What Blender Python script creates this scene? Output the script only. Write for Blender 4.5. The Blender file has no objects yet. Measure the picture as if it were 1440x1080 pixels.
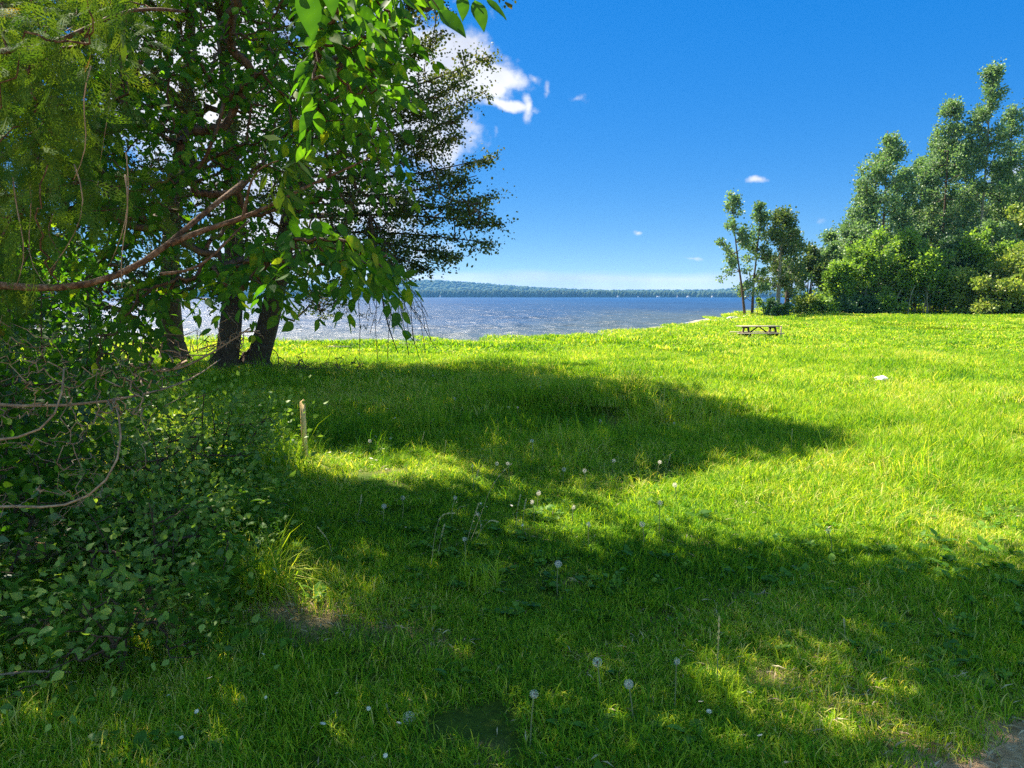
import bpy, math, random
import numpy as np
rng = np.random.default_rng(7)
random.seed(7)
scene = bpy.context.scene
COL = scene.collection
PI = math.pi

# ------------------------------------------------------------------ camera
F = 1055.0                      # focal length in pixels of the 1440 px wide photograph
PITCH = math.radians(6.65)
EYE = np.array([0.0, 0.0, 1.65])
cam_d = bpy.data.cameras.new('camera')
cam_d.sensor_width = 36.0
cam_d.lens = F / 1440 * 36
cam_d.clip_start = 0.05
cam_d.clip_end = 20000
cam = bpy.data.objects.new('camera', cam_d)
cam.location = EYE
cam.rotation_euler = (PI / 2 - PITCH, 0, 0)
COL.objects.link(cam)
scene.camera = cam

def ray(u, v):
    x = (np.asarray(u, float) - 720) / F
    y = -(np.asarray(v, float) - 540) / F
    c, s = math.cos(PITCH), math.sin(PITCH)
    return np.stack([x, c + y * s, -s + y * c], -1)

def at(u, v, d):
    r = ray(u, v)
    return EYE + r * (np.asarray(d, float) / r[..., 1])[..., None]

def pix(P):
    P = np.asarray(P, float) - EYE
    c, s = math.cos(PITCH), math.sin(PITCH)
    w = P[..., 1] * c - P[..., 2] * s
    up = P[..., 1] * s + P[..., 2] * c
    w = np.where(w < 0.05, 0.05, w)
    return 720 + F * P[..., 0] / w, 540 - F * up / w

# ------------------------------------------------------------------ terrain
LAKE = -1.2
EX = np.array([-200, -60, -15, -3.5, 2, 6.7, 10, 14, 19, 22, 30, 60, 120, 260.])
EY = np.array([24, 29, 31, 31.5, 34, 39, 43.5, 51, 61, 67, 84, 118, 150, 190.])

def ss(a, b, x):
    t = np.clip((x - a) / (b - a), 0, 1)
    return t * t * (3 - 2 * t)

def shore(x, y):
    """metres inland of the grass edge (negative on the beach and in the lake)"""
    e = np.interp(x, EX, EY)
    sl = (np.interp(x + 1.5, EX, EY) - np.interp(x - 1.5, EX, EY)) / 3.0
    wob = 0.5 * np.sin(x * 0.9 + 1) + 0.3 * np.sin(x * 2.3) 
    return (e - y) / np.sqrt(1 + sl * sl) + wob * 0.6

def vnoise(x, y, seed=0):
    xi, yi = np.floor(x), np.floor(y)
    fx, fy = x - xi, y - yi
    fx, fy = fx * fx * (3 - 2 * fx), fy * fy * (3 - 2 * fy)
    def h(a, b):
        n = np.sin(a * 127.1 + b * 311.7 + seed * 74.7) * 43758.5453
        return n - np.floor(n)
    return (h(xi, yi) * (1 - fx) + h(xi + 1, yi) * fx) * (1 - fy) + (h(xi, yi + 1) * (1 - fx) + h(xi + 1, yi + 1) * fx) * fy

def bump(x, y, cx, cy, rx, ry):
    return np.exp(-((x - cx) / rx) ** 2 - ((y - cy) / ry) ** 2)

def ground_z(x, y):
    x = np.asarray(x, float); y = np.asarray(y, float)
    z = -0.4 * ss(6, 30, y) + 0.4 * ss(36, 70, y) + 0.008 * np.maximum(0, x - 15) * ss(20, 60, y)
    z = z + 0.10 * (vnoise(x * 0.23, y * 0.23, 3) - 0.5) + 0.05 * (vnoise(x * 0.9, y * 0.9, 5) - 0.5)
    z = z + 0.42 * bump(x, y, 24.0, 44.0, 3.2, 3.0)                      # grassy mound in the far field
    z = z - 0.34 * bump(x, y, 1.5, 10.1, 1.4, 0.75)                      # hollow in the lawn
    z = z + 0.30 * bump(x, y, 1.7, 11.7, 1.9, 0.8)
    z = z + 0.10 * bump(x, y, -1.6, 5.6, 1.6, 1.2)
    s = shore(x, y)
    w_ = 4.0 + 2.6 * ss(7, 13, x)
    z = z - 1.2 * ss(0.0, 1.0, -s / w_) - 1.3 * ss(-5, -25, s)
    z = z + 0.05 * ss(1.0, 0.0, np.abs(s)) 
    return z

def hit(u, v):
    """ground point seen at a pixel"""
    r = ray(u, v)
    t = np.exp(np.linspace(math.log(1.0), math.log(150), 3000)) / r[1]
    P = EYE + t[:, None] * r
    below = P[:, 2] < ground_z(P[:, 0], P[:, 1])
    return P[int(np.argmax(below)) if below.any() else -1]

def inpoly(u, v, poly):
    u = np.asarray(u, float); v = np.asarray(v, float)
    r = np.zeros(u.shape, bool)
    n = len(poly)
    for i in range(n):
        x1, y1 = poly[i]; x2, y2 = poly[(i + 1) % n]
        c = ((y1 > v) != (y2 > v)) & (u < (x2 - x1) * (v - y1) / ((y2 - y1) or 1e-9) + x1)
        r ^= c
    return r

# ------------------------------------------------------------------ sun
AZ, EL = math.radians(45), math.radians(52)          # azimuth: from +Y towards -X
SUN = np.array([-math.cos(EL) * math.sin(AZ), math.cos(EL) * math.cos(AZ), math.sin(EL)])
LIT = [(300, 478), (700, 472), (1100, 436), (1600, 436), (1600, 770), (1440, 795), (1390, 812), (1300, 806), (1180, 792), (1060, 776),
       (960, 786), (850, 790), (790, 772), (745, 770), (720, 790), (690, 805), (645, 815), (632, 790), (660, 750), (700, 728),
       (780, 700), (840, 668), (900, 672), (960, 664), (1010, 648), (1100, 640), (1188, 636),
       (1150, 612), (1050, 590), (1000, 578), (990, 556), (940, 543), (880, 538), (800, 528), (850, 520), (760, 511), (600, 506),
       (450, 499), (300, 497)]
LITS = [[(850, 545), (915, 545), (905, 590), (860, 590)],
        [(560, 640), (690, 655), (720, 690), (640, 700), (560, 680)],
        [(310, 745), (420, 745), (440, 845), (360, 850), (310, 800)],
        [(430, 840), (550, 830), (560, 890), (450, 900)],
        [(960, 915), (1060, 925), (1060, 985), (970, 980)],
        [(1200, 955), (1300, 950), (1400, 1010), (1400, 1080), (1240, 1080)],
        [(1330, 840), (1440, 830), (1440, 900), (1370, 880)],
        [(620, 1020), (700, 1010), (700, 1050), (640, 1050)],
        [(220, 600), (300, 580), (330, 640), (250, 660)],
        [(170, 640), (330, 650), (350, 740), (200, 740)],
        [(925, 560), (988, 560), (988, 612), (930, 605)],
        [(1090, 1000), (1230, 990), (1260, 1080), (1100, 1080)], [(955, 868), (1015, 858), (1025, 892), (970, 902)], [(815, 903), (875, 898), (885, 932), (830, 937)],
        [(1120, 905), (1200, 895), (1230, 930), (1140, 940)], [(480, 770), (540, 760), (550, 800), (490, 810)],
        [(395, 628), (455, 628), (530, 660), (512, 688), (405, 680)],
        [(60, 560), (150, 600), (120, 720), (40, 700)]]

LITS = [[(sum(q[0] for q in p) / len(p) * -.3 + x * 1.3, sum(q[1] for q in p) / len(p) * -.3 + y * 1.3) for x, y in p] for p in LITS]

def lit_small(Q):
    u, v, P = shadow_px(Q); a = np.zeros(len(Q), bool)
    for p in LITS: a |= inpoly(u, v, p) & (P[..., 1] > 0.5)
    return a

def shadow_px(Q):
    Q = np.asarray(Q, float)
    t = (Q[..., 2] + 0.1) / SUN[2]
    P = Q - SUN * t[..., None]
    g = ground_z(P[..., 0], P[..., 1])
    P = Q - SUN * ((Q[..., 2] - g) / SUN[2])[..., None]
    u, v = pix(P)
    return u, v, P

def lit_wanted(Q):
    u, v, P = shadow_px(Q)
    a = inpoly(u, v, LIT) & (P[..., 1] > 0.5)
    for p in LITS:
        a |= inpoly(u, v, p) & (P[..., 1] > 0.5)
    a |= (P[..., 0] > 4.5) & (P[..., 1] > 4.6)
    return a

# ------------------------------------------------------------------ mesh helpers
class MB:
    """collects vertices and faces (numpy) and links them as one mesh object"""
    def __init__(self):
        self.V, self.Fs, self.A, self.n = [], [], [], 0
    def add(self, V, Fl, rnd=None):
        V = np.asarray(V, float)
        for f in (Fl if isinstance(Fl, list) else [Fl]):
            if len(f): self.Fs.append(np.asarray(f, np.int64) + self.n)
        self.V.append(V); self.n += len(V)
        self.A.append(np.full(len(V), 0.5) if rnd is None else (np.full(len(V), rnd) if np.isscalar(rnd) else rnd))
    def mesh(self, name, mat, smooth=False, attrs=None):
        me = bpy.data.meshes.new(name)
        V = np.concatenate(self.V) if self.V else np.zeros((0, 3))
        me.vertices.add(len(V)); me.vertices.foreach_set('co', V.astype(np.float32).ravel())
        tot = [f.shape[1] for f in self.Fs for _ in (0,)]
        loops = np.concatenate([f.ravel() for f in self.Fs]) if self.Fs else np.zeros(0, int)
        sizes = np.concatenate([np.full(len(f), f.shape[1]) for f in self.Fs]) if self.Fs else np.zeros(0, int)
        me.loops.add(len(loops)); me.loops.foreach_set('vertex_index', loops.astype(np.int32))
        me.polygons.add(len(sizes))
        st = np.concatenate([[0], np.cumsum(sizes)[:-1]]) if len(sizes) else np.zeros(0)
        me.polygons.foreach_set('loop_start', st.astype(np.int32))
        me.polygons.foreach_set('loop_total', sizes.astype(np.int32))
        if smooth: me.polygons.foreach_set('use_smooth', np.ones(len(sizes), bool))
        a = me.attributes.new('rnd', 'FLOAT', 'POINT')
        a.data.foreach_set('value', np.concatenate(self.A).astype(np.float32) if self.A else np.zeros(0, np.float32))
        for k, val in (attrs or {}).items():
            b = me.attributes.new(k, 'FLOAT', 'POINT'); b.data.foreach_set('value', val.astype(np.float32))
        me.update(calc_edges=True)
        if mat: me.materials.append(mat)
        return me
    def build(self, name, mat, parent=None, smooth=False, attrs=None):
        o = bpy.data.objects.new(name, self.mesh(name, mat, smooth, attrs))
        COL.objects.link(o)
        if parent: o.parent = parent
        return o

def tag(o, label=None, cat=None, group=None, kind=None):
    if label: o['label'] = label
    if cat: o['category'] = cat
    if group: o['group'] = group
    if kind: o['kind'] = kind
    return o

def empty(name, loc, label, cat, group=None, rz=0):
    o = bpy.data.objects.new(name, None); COL.objects.link(o)
    o.location = [float(a) for a in loc]; o.rotation_euler = (0, 0, rz)
    return tag(o, label, cat, group)

def copy_tree(o, loc, rz=0, sc=1.0, label=None, group=None):
    c = o.copy(); COL.objects.link(c)
    c.location = [float(a) for a in loc]; c.rotation_euler = (0, 0, rz)
    c.scale = (sc, sc, sc) if np.isscalar(sc) else sc
    if label: c['label'] = label
    if group: c['group'] = group
    for ch in list(o.children):
        d = ch.copy(); COL.objects.link(d); d.parent = c
    return c

def nrm(a):
    a = np.asarray(a, float)
    return a / np.maximum(np.linalg.norm(a, axis=-1, keepdims=True), 1e-9)

def tube(P, R, k=5, cap=True):
    P = np.asarray(P, float); R = np.asarray(R, float)
    n = len(P)
    T = nrm(np.gradient(P, axis=0))
    ref = np.array([0, 0, 1.0]) if abs(nrm(P[-1] - P[0])[2]) < 0.8 else np.array([1.0, 0, 0])
    A = nrm(np.cross(T, ref)); B = np.cross(T, A)
    th = np.arange(k) * 2 * PI / k
    V = (P[:, None, :] + R[:, None, None] * (np.cos(th)[None, :, None] * A[:, None, :] + np.sin(th)[None, :, None] * B[:, None, :])).reshape(-1, 3)
    i = np.arange(n - 1)[:, None] * k; j = np.arange(k)[None, :]; j2 = (j + 1) % k
    Fq = np.stack([i + j, i + j2, i + k + j2, i + k + j], -1).reshape(-1, 4)
    fl = [Fq]
    if cap and k >= 3:
        fl.append(np.array([np.arange(k)[::-1]])); fl.append(np.array([(n - 1) * k + np.arange(k)]))
    return V, fl

def box(c, s, rz=0, tilt=None):
    c = np.asarray(c, float); h = np.asarray(s, float) / 2
    b = min(h) * 0.12
    V = np.array([[sx * h[0], sy * h[1], sz * h[2]] for sx in (-1, 1) for sy in (-1, 1) for sz in (-1, 1)])
    if tilt is not None:
        a, ax = tilt
        ca, sa = math.cos(a), math.sin(a)
        M = {'x': np.array([[1, 0, 0], [0, ca, -sa], [0, sa, ca]]), 'y': np.array([[ca, 0, sa], [0, 1, 0], [-sa, 0, ca]])}[ax]
        V = V @ M.T
    ca, sa = math.cos(rz), math.sin(rz)
    V = V @ np.array([[ca, -sa, 0], [sa, ca, 0], [0, 0, 1]]).T
    return V + c, np.array([[0, 1, 3, 2], [4, 6, 7, 5], [0, 4, 5, 1], [2, 3, 7, 6], [0, 2, 6, 4], [1, 5, 7, 3]])

# leaf templates: y along the leaf, z its normal
LEAF = (np.array([[0, 0, 0], [-.26, .20, .055], [-.34, .42, .06], [-.20, .72, .01], [0, 1, -.16], [.20, .72, .02], [.34, .42, .06], [.26, .20, .055],
                  [0, .22, 0], [0, .45, -.01], [0, .74, -.05]]),
        [np.array([[0, 8, 1], [0, 7, 8], [3, 10, 4], [10, 5, 4]]), np.array([[1, 8, 9, 2], [2, 9, 10, 3], [8, 7, 6, 9], [9, 6, 5, 10]])])
_lp = [(.06, .04), (.19, .12), (.29, .24), (.335, .38), (.31, .53), (.23, .69), (.12, .84), (.045, .94)]
LEAFHI = (np.array([[0, 0, 0]] + [[-x, y, .10 * x - .12 * y * y + .012 * math.sin(9 * y)] for x, y in _lp] + [[0, 1, -.13]] + [[x, y, .10 * x - .12 * y * y + .012 * math.cos(9 * y)] for x, y in _lp[::-1]] +
                   [[0, y, -.12 * y * y - .03] for x, y in _lp]),
          [np.array([[0, 18, 1], [0, 17, 18], [8, 25, 9], [25, 10, 9]]), np.array([[1 + k, 18 + k, 19 + k, 2 + k] for k in range(7)] + [[18 + k, 17 - k, 16 - k, 19 + k] for k in range(7)])])
RIB = np.array([.12] + [0] * 17 + [.34, .0, .30, .02, .26, .02, .2, .1]) + np.array([0] + [-.05, .03] * 8 + [0] + [0] * 8)
DIAM = (np.array([[0, 0, 0], [-.38, .45, .10], [0, 1, -.05], [.38, .5, .06]]), [np.array([[0, 3, 2, 1]])])
CLUMP = (np.array([[0, 0, 0], [-.42, .3, .08], [-.3, .75, .0], [.05, 1, -.08], [.40, .62, .08], [.33, .22, -.03]]), [np.array([[0, 5, 4, 1], [1, 4, 3, 2]])])
SCALEF = (np.array([[0, 0, 0], [-.13, .25, 0], [-.30, .62, .03], [-.10, .55, .0], [0, 1, -.02], [.12, .6, .0], [.32, .55, .03], [.12, .22, 0]]),
          [np.array([[0, 7, 3, 1], [3, 7, 5, 4]]), np.array([[1, 3, 2], [7, 6, 5]])])
CEDAR = (np.array([[0, 0, 0], [-.10, .5, 0], [0, 1, 0], [.10, .5, 0], [-.34, .55, .05], [-.28, .35, .03], [.36, .66, -.04], [.28, .42, -.02]]),
         [np.array([[0, 3, 2, 1]]), np.array([[0, 5, 4], [0, 6, 7]])])

def _spray():
    V, Q = [], []
    def let(p, d, L, w):
        n = np.array([-d[1], d[0]]); b = len(V)
        for q in (p, p + d * L * .5 - n * w, p + d * L, p + d * L * .5 + n * w): V.append([q[0], q[1], -.28 * q[1] ** 2 - .25 * abs(q[0]) ** 1.5])
        Q.append([b, b + 1, b + 2, b + 3])
    let(np.array([0, 0.]), np.array([0, 1.0]), 1.0, .02)
    for i in range(13):
        y = .08 + i * .07; s = -1 if i % 2 else 1; L = .10 + .42 * (1 - y) * min(1, y * 4)
        a = math.radians(48); d = np.array([s * math.sin(a), math.cos(a)]); p = np.array([0, y])
        let(p, d, L, .022)
        for j in range(3):
            t = .3 + j * .25; e = math.radians(48 + (32 if j % 2 else -38)); d2 = np.array([s * math.sin(e), math.cos(e)])
            let(p + d * L * t, d2, .07 + .16 * (1 - t) * L * 2, .016)
    return np.array(V), [np.array(Q)]
SPRAY = _spray()

def leaves(mb, tmpl, P, Y, Z, S, rnd, wide=1.0, rib=None):
    P = np.asarray(P); n = len(P)
    if n == 0: return
    TV, TF = tmpl
    Y = nrm(Y); X = nrm(np.cross(Y, Z)); Z = np.cross(X, Y)
    S = np.broadcast_to(S, (n,))
    L = TV[None] * S[:, None, None]
    W = P[:, None, :] + L[..., 0:1] * wide * X[:, None, :] + L[..., 1:2] * Y[:, None, :] + L[..., 2:3] * Z[:, None, :]
    off = (np.arange(n) * len(TV))[:, None, None]
    mb.add(W.reshape(-1, 3), [(f[None] + off).reshape(-1, f.shape[1]) for f in TF], np.repeat(rnd, len(TV)) + (0 if rib is None else np.tile(rib, n)))

# ------------------------------------------------------------------ materials
def new_mat(name):
    m = bpy.data.materials.new(name); m.use_nodes = True
    nt = m.node_tree; nt.nodes.clear()
    return m, nt, (lambda t, **k: _node(nt, t, **k))

def _node(nt, t, **k):
    n = nt.nodes.new(t)
    for a, b in k.items():
        if a.startswith('i_'):
            key = a[2:]
            key = int(key) if key.isdigit() else key.replace('_', ' ')
            n.inputs[key].default_value = b
        else: setattr(n, a, b)
    return n

def ramp(N, stops, interp='LINEAR'):
    r = N('ShaderNodeValToRGB'); r.color_ramp.interpolation = interp
    e = r.color_ramp.elements
    while len(e) > 1: e.remove(e[-1])
    e[0].position = stops[0][0]; e[0].color = (*stops[0][1], 1)
    for p, c in stops[1:]:
        x = e.new(p); x.color = (*c, 1)
    return r

def leaf_mat(name, stops, trans=0.45, tcol=(1.5, 1.35, 0.5), rough=0.45, spec=0.35, patch=0.25, pscale=0.8, attr='rnd', inst=None):
    m, nt, N = new_mat(name); L = nt.links.new
    a = N('ShaderNodeAttribute', attribute_name=attr)
    g = N('ShaderNodeNewGeometry')
    no = N('ShaderNodeTexNoise', i_Scale=pscale, i_Detail=3.0)
    L(g.outputs['Position'], no.inputs['Vector'])
    mm = N('ShaderNodeMath', operation='MULTIPLY_ADD'); L(no.outputs[0], mm.inputs[0]); mm.inputs[1].default_value = patch * 2; 
    sub = N('ShaderNodeMath', operation='SUBTRACT'); L(a.outputs['Fac'], sub.inputs[0]); sub.inputs[1].default_value = patch
    L(sub.outputs[0], mm.inputs[2])
    fac = mm.outputs[0]
    if inst:
        ia = N('ShaderNodeAttribute', attribute_name=inst, attribute_type='INSTANCER')
        m2 = N('ShaderNodeMath', operation='ADD'); L(fac, m2.inputs[0]); L(ia.outputs['Fac'], m2.inputs[1]); fac = m2.outputs[0]
    r = ramp(N, stops); L(fac, r.inputs[0])
    p = N('ShaderNodeBsdfPrincipled', i_Roughness=rough); p.inputs['Specular IOR Level'].default_value = spec
    L(r.outputs[0], p.inputs['Base Color'])
    t = N('ShaderNodeBsdfTranslucent')
    mc = N('ShaderNodeMix', data_type='RGBA', blend_type='MULTIPLY'); mc.inputs[0].default_value = 1
    L(r.outputs[0], mc.inputs[6]); mc.inputs[7].default_value = (*tcol, 1); L(mc.outputs[2], t.inputs[0])
    ms = N('ShaderNodeMixShader', i_Fac=trans); L(p.outputs[0], ms.inputs[1]); L(t.outputs[0], ms.inputs[2])
    o = N('ShaderNodeOutputMaterial'); L(ms.outputs[0], o.inputs[0])
    return m

def rough_mat(name, stops, scale=6.0, stretch=(1, 1, 1), bumpd=0.02, rough=0.85, detail=6.0, coord='Object'):
    m, nt, N = new_mat(name); L = nt.links.new
    tc = N('ShaderNodeTexCoord'); mp = N('ShaderNodeMapping'); mp.inputs['Scale'].default_value = stretch
    L(tc.outputs[coord], mp.inputs[0])
    no = N('ShaderNodeTexNoise', i_Scale=scale, i_Detail=detail, i_Roughness=0.65); L(mp.outputs[0], no.inputs['Vector'])
    r = ramp(N, stops); L(no.outputs[0], r.inputs[0])
    p = N('ShaderNodeBsdfPrincipled', i_Roughness=rough); p.inputs['Specular IOR Level'].default_value = 0.25
    L(r.outputs[0], p.inputs['Base Color'])
    b = N('ShaderNodeBump', i_Strength=0.8, i_Distance=bumpd); L(no.outputs[0], b.inputs['Height']); L(b.outputs[0], p.inputs['Normal'])
    o = N('ShaderNodeOutputMaterial'); L(p.outputs[0], o.inputs[0])
    return m

G = (1.5, 1.45, .35)
M = {}
M['grass'] = leaf_mat('grass_blades', [(0.0, (.03, .11, .010)), (.3, (.10, .27, .013)), (.6, (.25, .40, .018)), (.9, (.38, .47, .04)), (1.0, (.58, .52, .18))],
                      trans=.45, tcol=G, rough=.6, spec=.16, patch=.22, pscale=.9, inst='tint')
M['weed'] = leaf_mat('weed_leaves', [(0, (.05, .14, .015)), (.6, (.10, .24, .022)), (1, (.2, .32, .04))], trans=.4, tcol=G, rough=.55, spec=.2, patch=.1)
M['maple'] = leaf_mat('broad_leaves', [(0, (.022, .08, .014)), (.5, (.05, .145, .014)), (.85, (.10, .21, .016)), (1, (.20, .27, .02))],
                      trans=.5, tcol=(1.7, 1.7, .35), rough=.6, spec=.15, patch=.15)
M['cedar'] = leaf_mat('cedar_scales', [(0, (.04, .075, .03)), (.5, (.075, .12, .04)), (.85, (.13, .16, .05)), (1, (.22, .17, .06))],
                      trans=.3, tcol=(1.5, 1.3, .4), rough=.55, spec=.2, patch=.2)
M['near_cedar'] = leaf_mat('near_cedar_scales', [(0, (.03, .085, .018)), (.5, (.06, .125, .02)), (.93, (.10, .16, .025)), (1, (.32, .16, .045))],
                      trans=.35, tcol=(1.6, 1.4, .35), rough=.75, spec=.06, patch=.15)
M['poplar'] = leaf_mat('poplar_leaves', [(0, (.055, .12, .065)), (.5, (.14, .23, .11)), (1, (.31, .40, .21))],
                       trans=.32, tcol=(1.2, 1.4, .5), rough=.5, spec=.3, patch=.2, pscale=.35)
M['bright'] = leaf_mat('young_leaves', [(0, (.06, .13, .03)), (.5, (.15, .26, .055)), (1, (.32, .44, .09))],
                       trans=.4, tcol=(1.4, 1.5, .4), rough=.5, spec=.3, patch=.2, pscale=.4)
M['yellow'] = leaf_mat('yellow_green_leaves', [(0, (.10, .18, .04)), (.5, (.21, .29, .06)), (1, (.40, .42, .14))],
                       trans=.4, tcol=(1.3, 1.3, .5), rough=.45, spec=.3, patch=.2, pscale=.4)
M['dark'] = leaf_mat('dark_leaves', [(0, (.035, .08, .04)), (.5, (.07, .14, .065)), (1, (.13, .22, .09))],
                     trans=.25, tcol=(1.2, 1.4, .5), rough=.5, spec=.3, patch=.2, pscale=.35)
M['olive'] = leaf_mat('olive_needles', [(0, (.04, .085, .03)), (.5, (.09, .15, .05)), (1, (.19, .22, .08))],
                      trans=.3, tcol=(1.3, 1.3, .5), rough=.5, spec=.3, patch=.2, pscale=.5)
M['bark'] = rough_mat('bark', [(.3, (.035, .022, .016)), (.55, (.10, .066, .045)), (.75, (.19, .14, .10))], 14, (3, 3, .6), .02)
M['red_bark'] = rough_mat('cedar_bark', [(.35, (.03, .017, .010)), (.52, (.13, .072, .04)), (.68, (.26, .18, .12))], 55, (1, 1, 1), .02, detail=9)
M['pale_bark'] = rough_mat('pale_bark', [(.3, (.13, .115, .09)), (.7, (.33, .30, .25))], 8, (3, 3, .8), .02)
M['deadwood'] = rough_mat('dead_wood', [(.3, (.12, .08, .055)), (.55, (.29, .21, .145)), (.8, (.47, .37, .27))], 18, (1, 1, 1), .005)
M['brush'] = rough_mat('dry_brush', [(.3, (.07, .04, .03)), (.7, (.20, .13, .09))], 10, (1, 1, 1), .005)
M['stake'] = rough_mat('raw_lath', [(.3, (.72, .46, .18)), (.7, (.90, .64, .30))], 9, (10, 10, .6), .003, rough=.7)
M['table'] = rough_mat('weathered_timber', [(.3, (.20, .17, .12)), (.7, (.42, .37, .27))], 5, (1, 12, 12), .004)
M['table_dark'] = rough_mat('brown_timber', [(.3, (.035, .022, .014)), (.7, (.08, .05, .035))], 5, (6, 6, 1), .004)
M['stone'] = rough_mat('grey_stone', [(.3, (.20, .19, .18)), (.7, (.48, .46, .44))], 12, (1, 1, 1), .01)
M['white_stone'] = rough_mat('white_stone', [(.3, (.72, .72, .72)), (.7, (.86, .86, .86))], 8, (1, 1, 1), .01)
M['white'] = rough_mat('white_paint', [(.3, (.74, .74, .72)), (.7, (.84, .84, .82))], 3, (1, 1, 1), .01)
M['roof'] = rough_mat('dark_shingle', [(.3, (.05, .05, .055)), (.7, (.11, .10, .10))], 3, (1, 1, 1), .01)
M['far_wood'] = leaf_mat('far_woodland', [(0, (.012, .03, .014)), (.5, (.025, .055, .022)), (1, (.06, .10, .035))], trans=.1, rough=.8, spec=.1, patch=.3, pscale=.004)

def stem_mat():
    m, nt, N = new_mat('green_stem'); L = nt.links.new
    p = N('ShaderNodeBsdfPrincipled', i_Roughness=.6); p.inputs['Base Color'].default_value = (.26, .29, .12, 1)
    t = N('ShaderNodeBsdfTranslucent'); t.inputs[0].default_value = (.2, .24, .06, 1)
    ms = N('ShaderNodeMixShader', i_Fac=.3); L(p.outputs[0], ms.inputs[1]); L(t.outputs[0], ms.inputs[2])
    L(ms.outputs[0], N('ShaderNodeOutputMaterial').inputs[0]); return m
M['stem'] = stem_mat()

def fluff_mat():
    m, nt, N = new_mat('seed_fluff'); L = nt.links.new
    p = N('ShaderNodeBsdfDiffuse'); p.inputs[0].default_value = (.85, .80, .70, 1)
    t = N('ShaderNodeBsdfTranslucent'); t.inputs[0].default_value = (.85, .80, .68, 1)
    ms = N('ShaderNodeMixShader', i_Fac=.4); L(p.outputs[0], ms.inputs[1]); L(t.outputs[0], ms.inputs[2])
    L(ms.outputs[0], N('ShaderNodeOutputMaterial').inputs[0]); return m
M['fluff'] = fluff_mat()

def ground_mat():
    m, nt, N = new_mat('lawn_soil'); L = nt.links.new
    g = N('ShaderNodeNewGeometry')
    n1 = N('ShaderNodeTexNoise', i_Scale=1.3, i_Detail=6.0); n2 = N('ShaderNodeTexNoise', i_Scale=28.0, i_Detail=8.0, i_Roughness=.75)
    n3 = N('ShaderNodeTexVoronoi', i_Scale=9.0)
    for n in (n1, n2, n3): L(g.outputs['Position'], n.inputs['Vector'])
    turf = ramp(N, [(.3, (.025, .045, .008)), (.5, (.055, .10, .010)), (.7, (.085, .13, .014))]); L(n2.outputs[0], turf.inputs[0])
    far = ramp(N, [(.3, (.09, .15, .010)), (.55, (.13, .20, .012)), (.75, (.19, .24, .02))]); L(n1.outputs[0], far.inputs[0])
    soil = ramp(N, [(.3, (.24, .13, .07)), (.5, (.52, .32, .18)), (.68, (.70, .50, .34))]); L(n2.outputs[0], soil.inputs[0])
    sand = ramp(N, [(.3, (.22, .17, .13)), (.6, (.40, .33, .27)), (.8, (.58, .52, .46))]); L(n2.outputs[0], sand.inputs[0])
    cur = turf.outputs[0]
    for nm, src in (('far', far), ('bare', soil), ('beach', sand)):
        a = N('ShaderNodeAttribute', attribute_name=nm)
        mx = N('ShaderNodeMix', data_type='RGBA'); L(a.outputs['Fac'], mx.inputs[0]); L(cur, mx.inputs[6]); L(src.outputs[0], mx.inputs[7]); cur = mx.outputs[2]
    p = N('ShaderNodeBsdfPrincipled', i_Roughness=.95); p.inputs['Specular IOR Level'].default_value = .1; L(cur, p.inputs['Base Color'])
    b = N('ShaderNodeBump', i_Strength=.9, i_Distance=.03); L(n2.outputs[0], b.inputs['Height']); L(b.outputs[0], p.inputs['Normal'])
    L(p.outputs[0], N('ShaderNodeOutputMaterial').inputs[0]); return m

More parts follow.
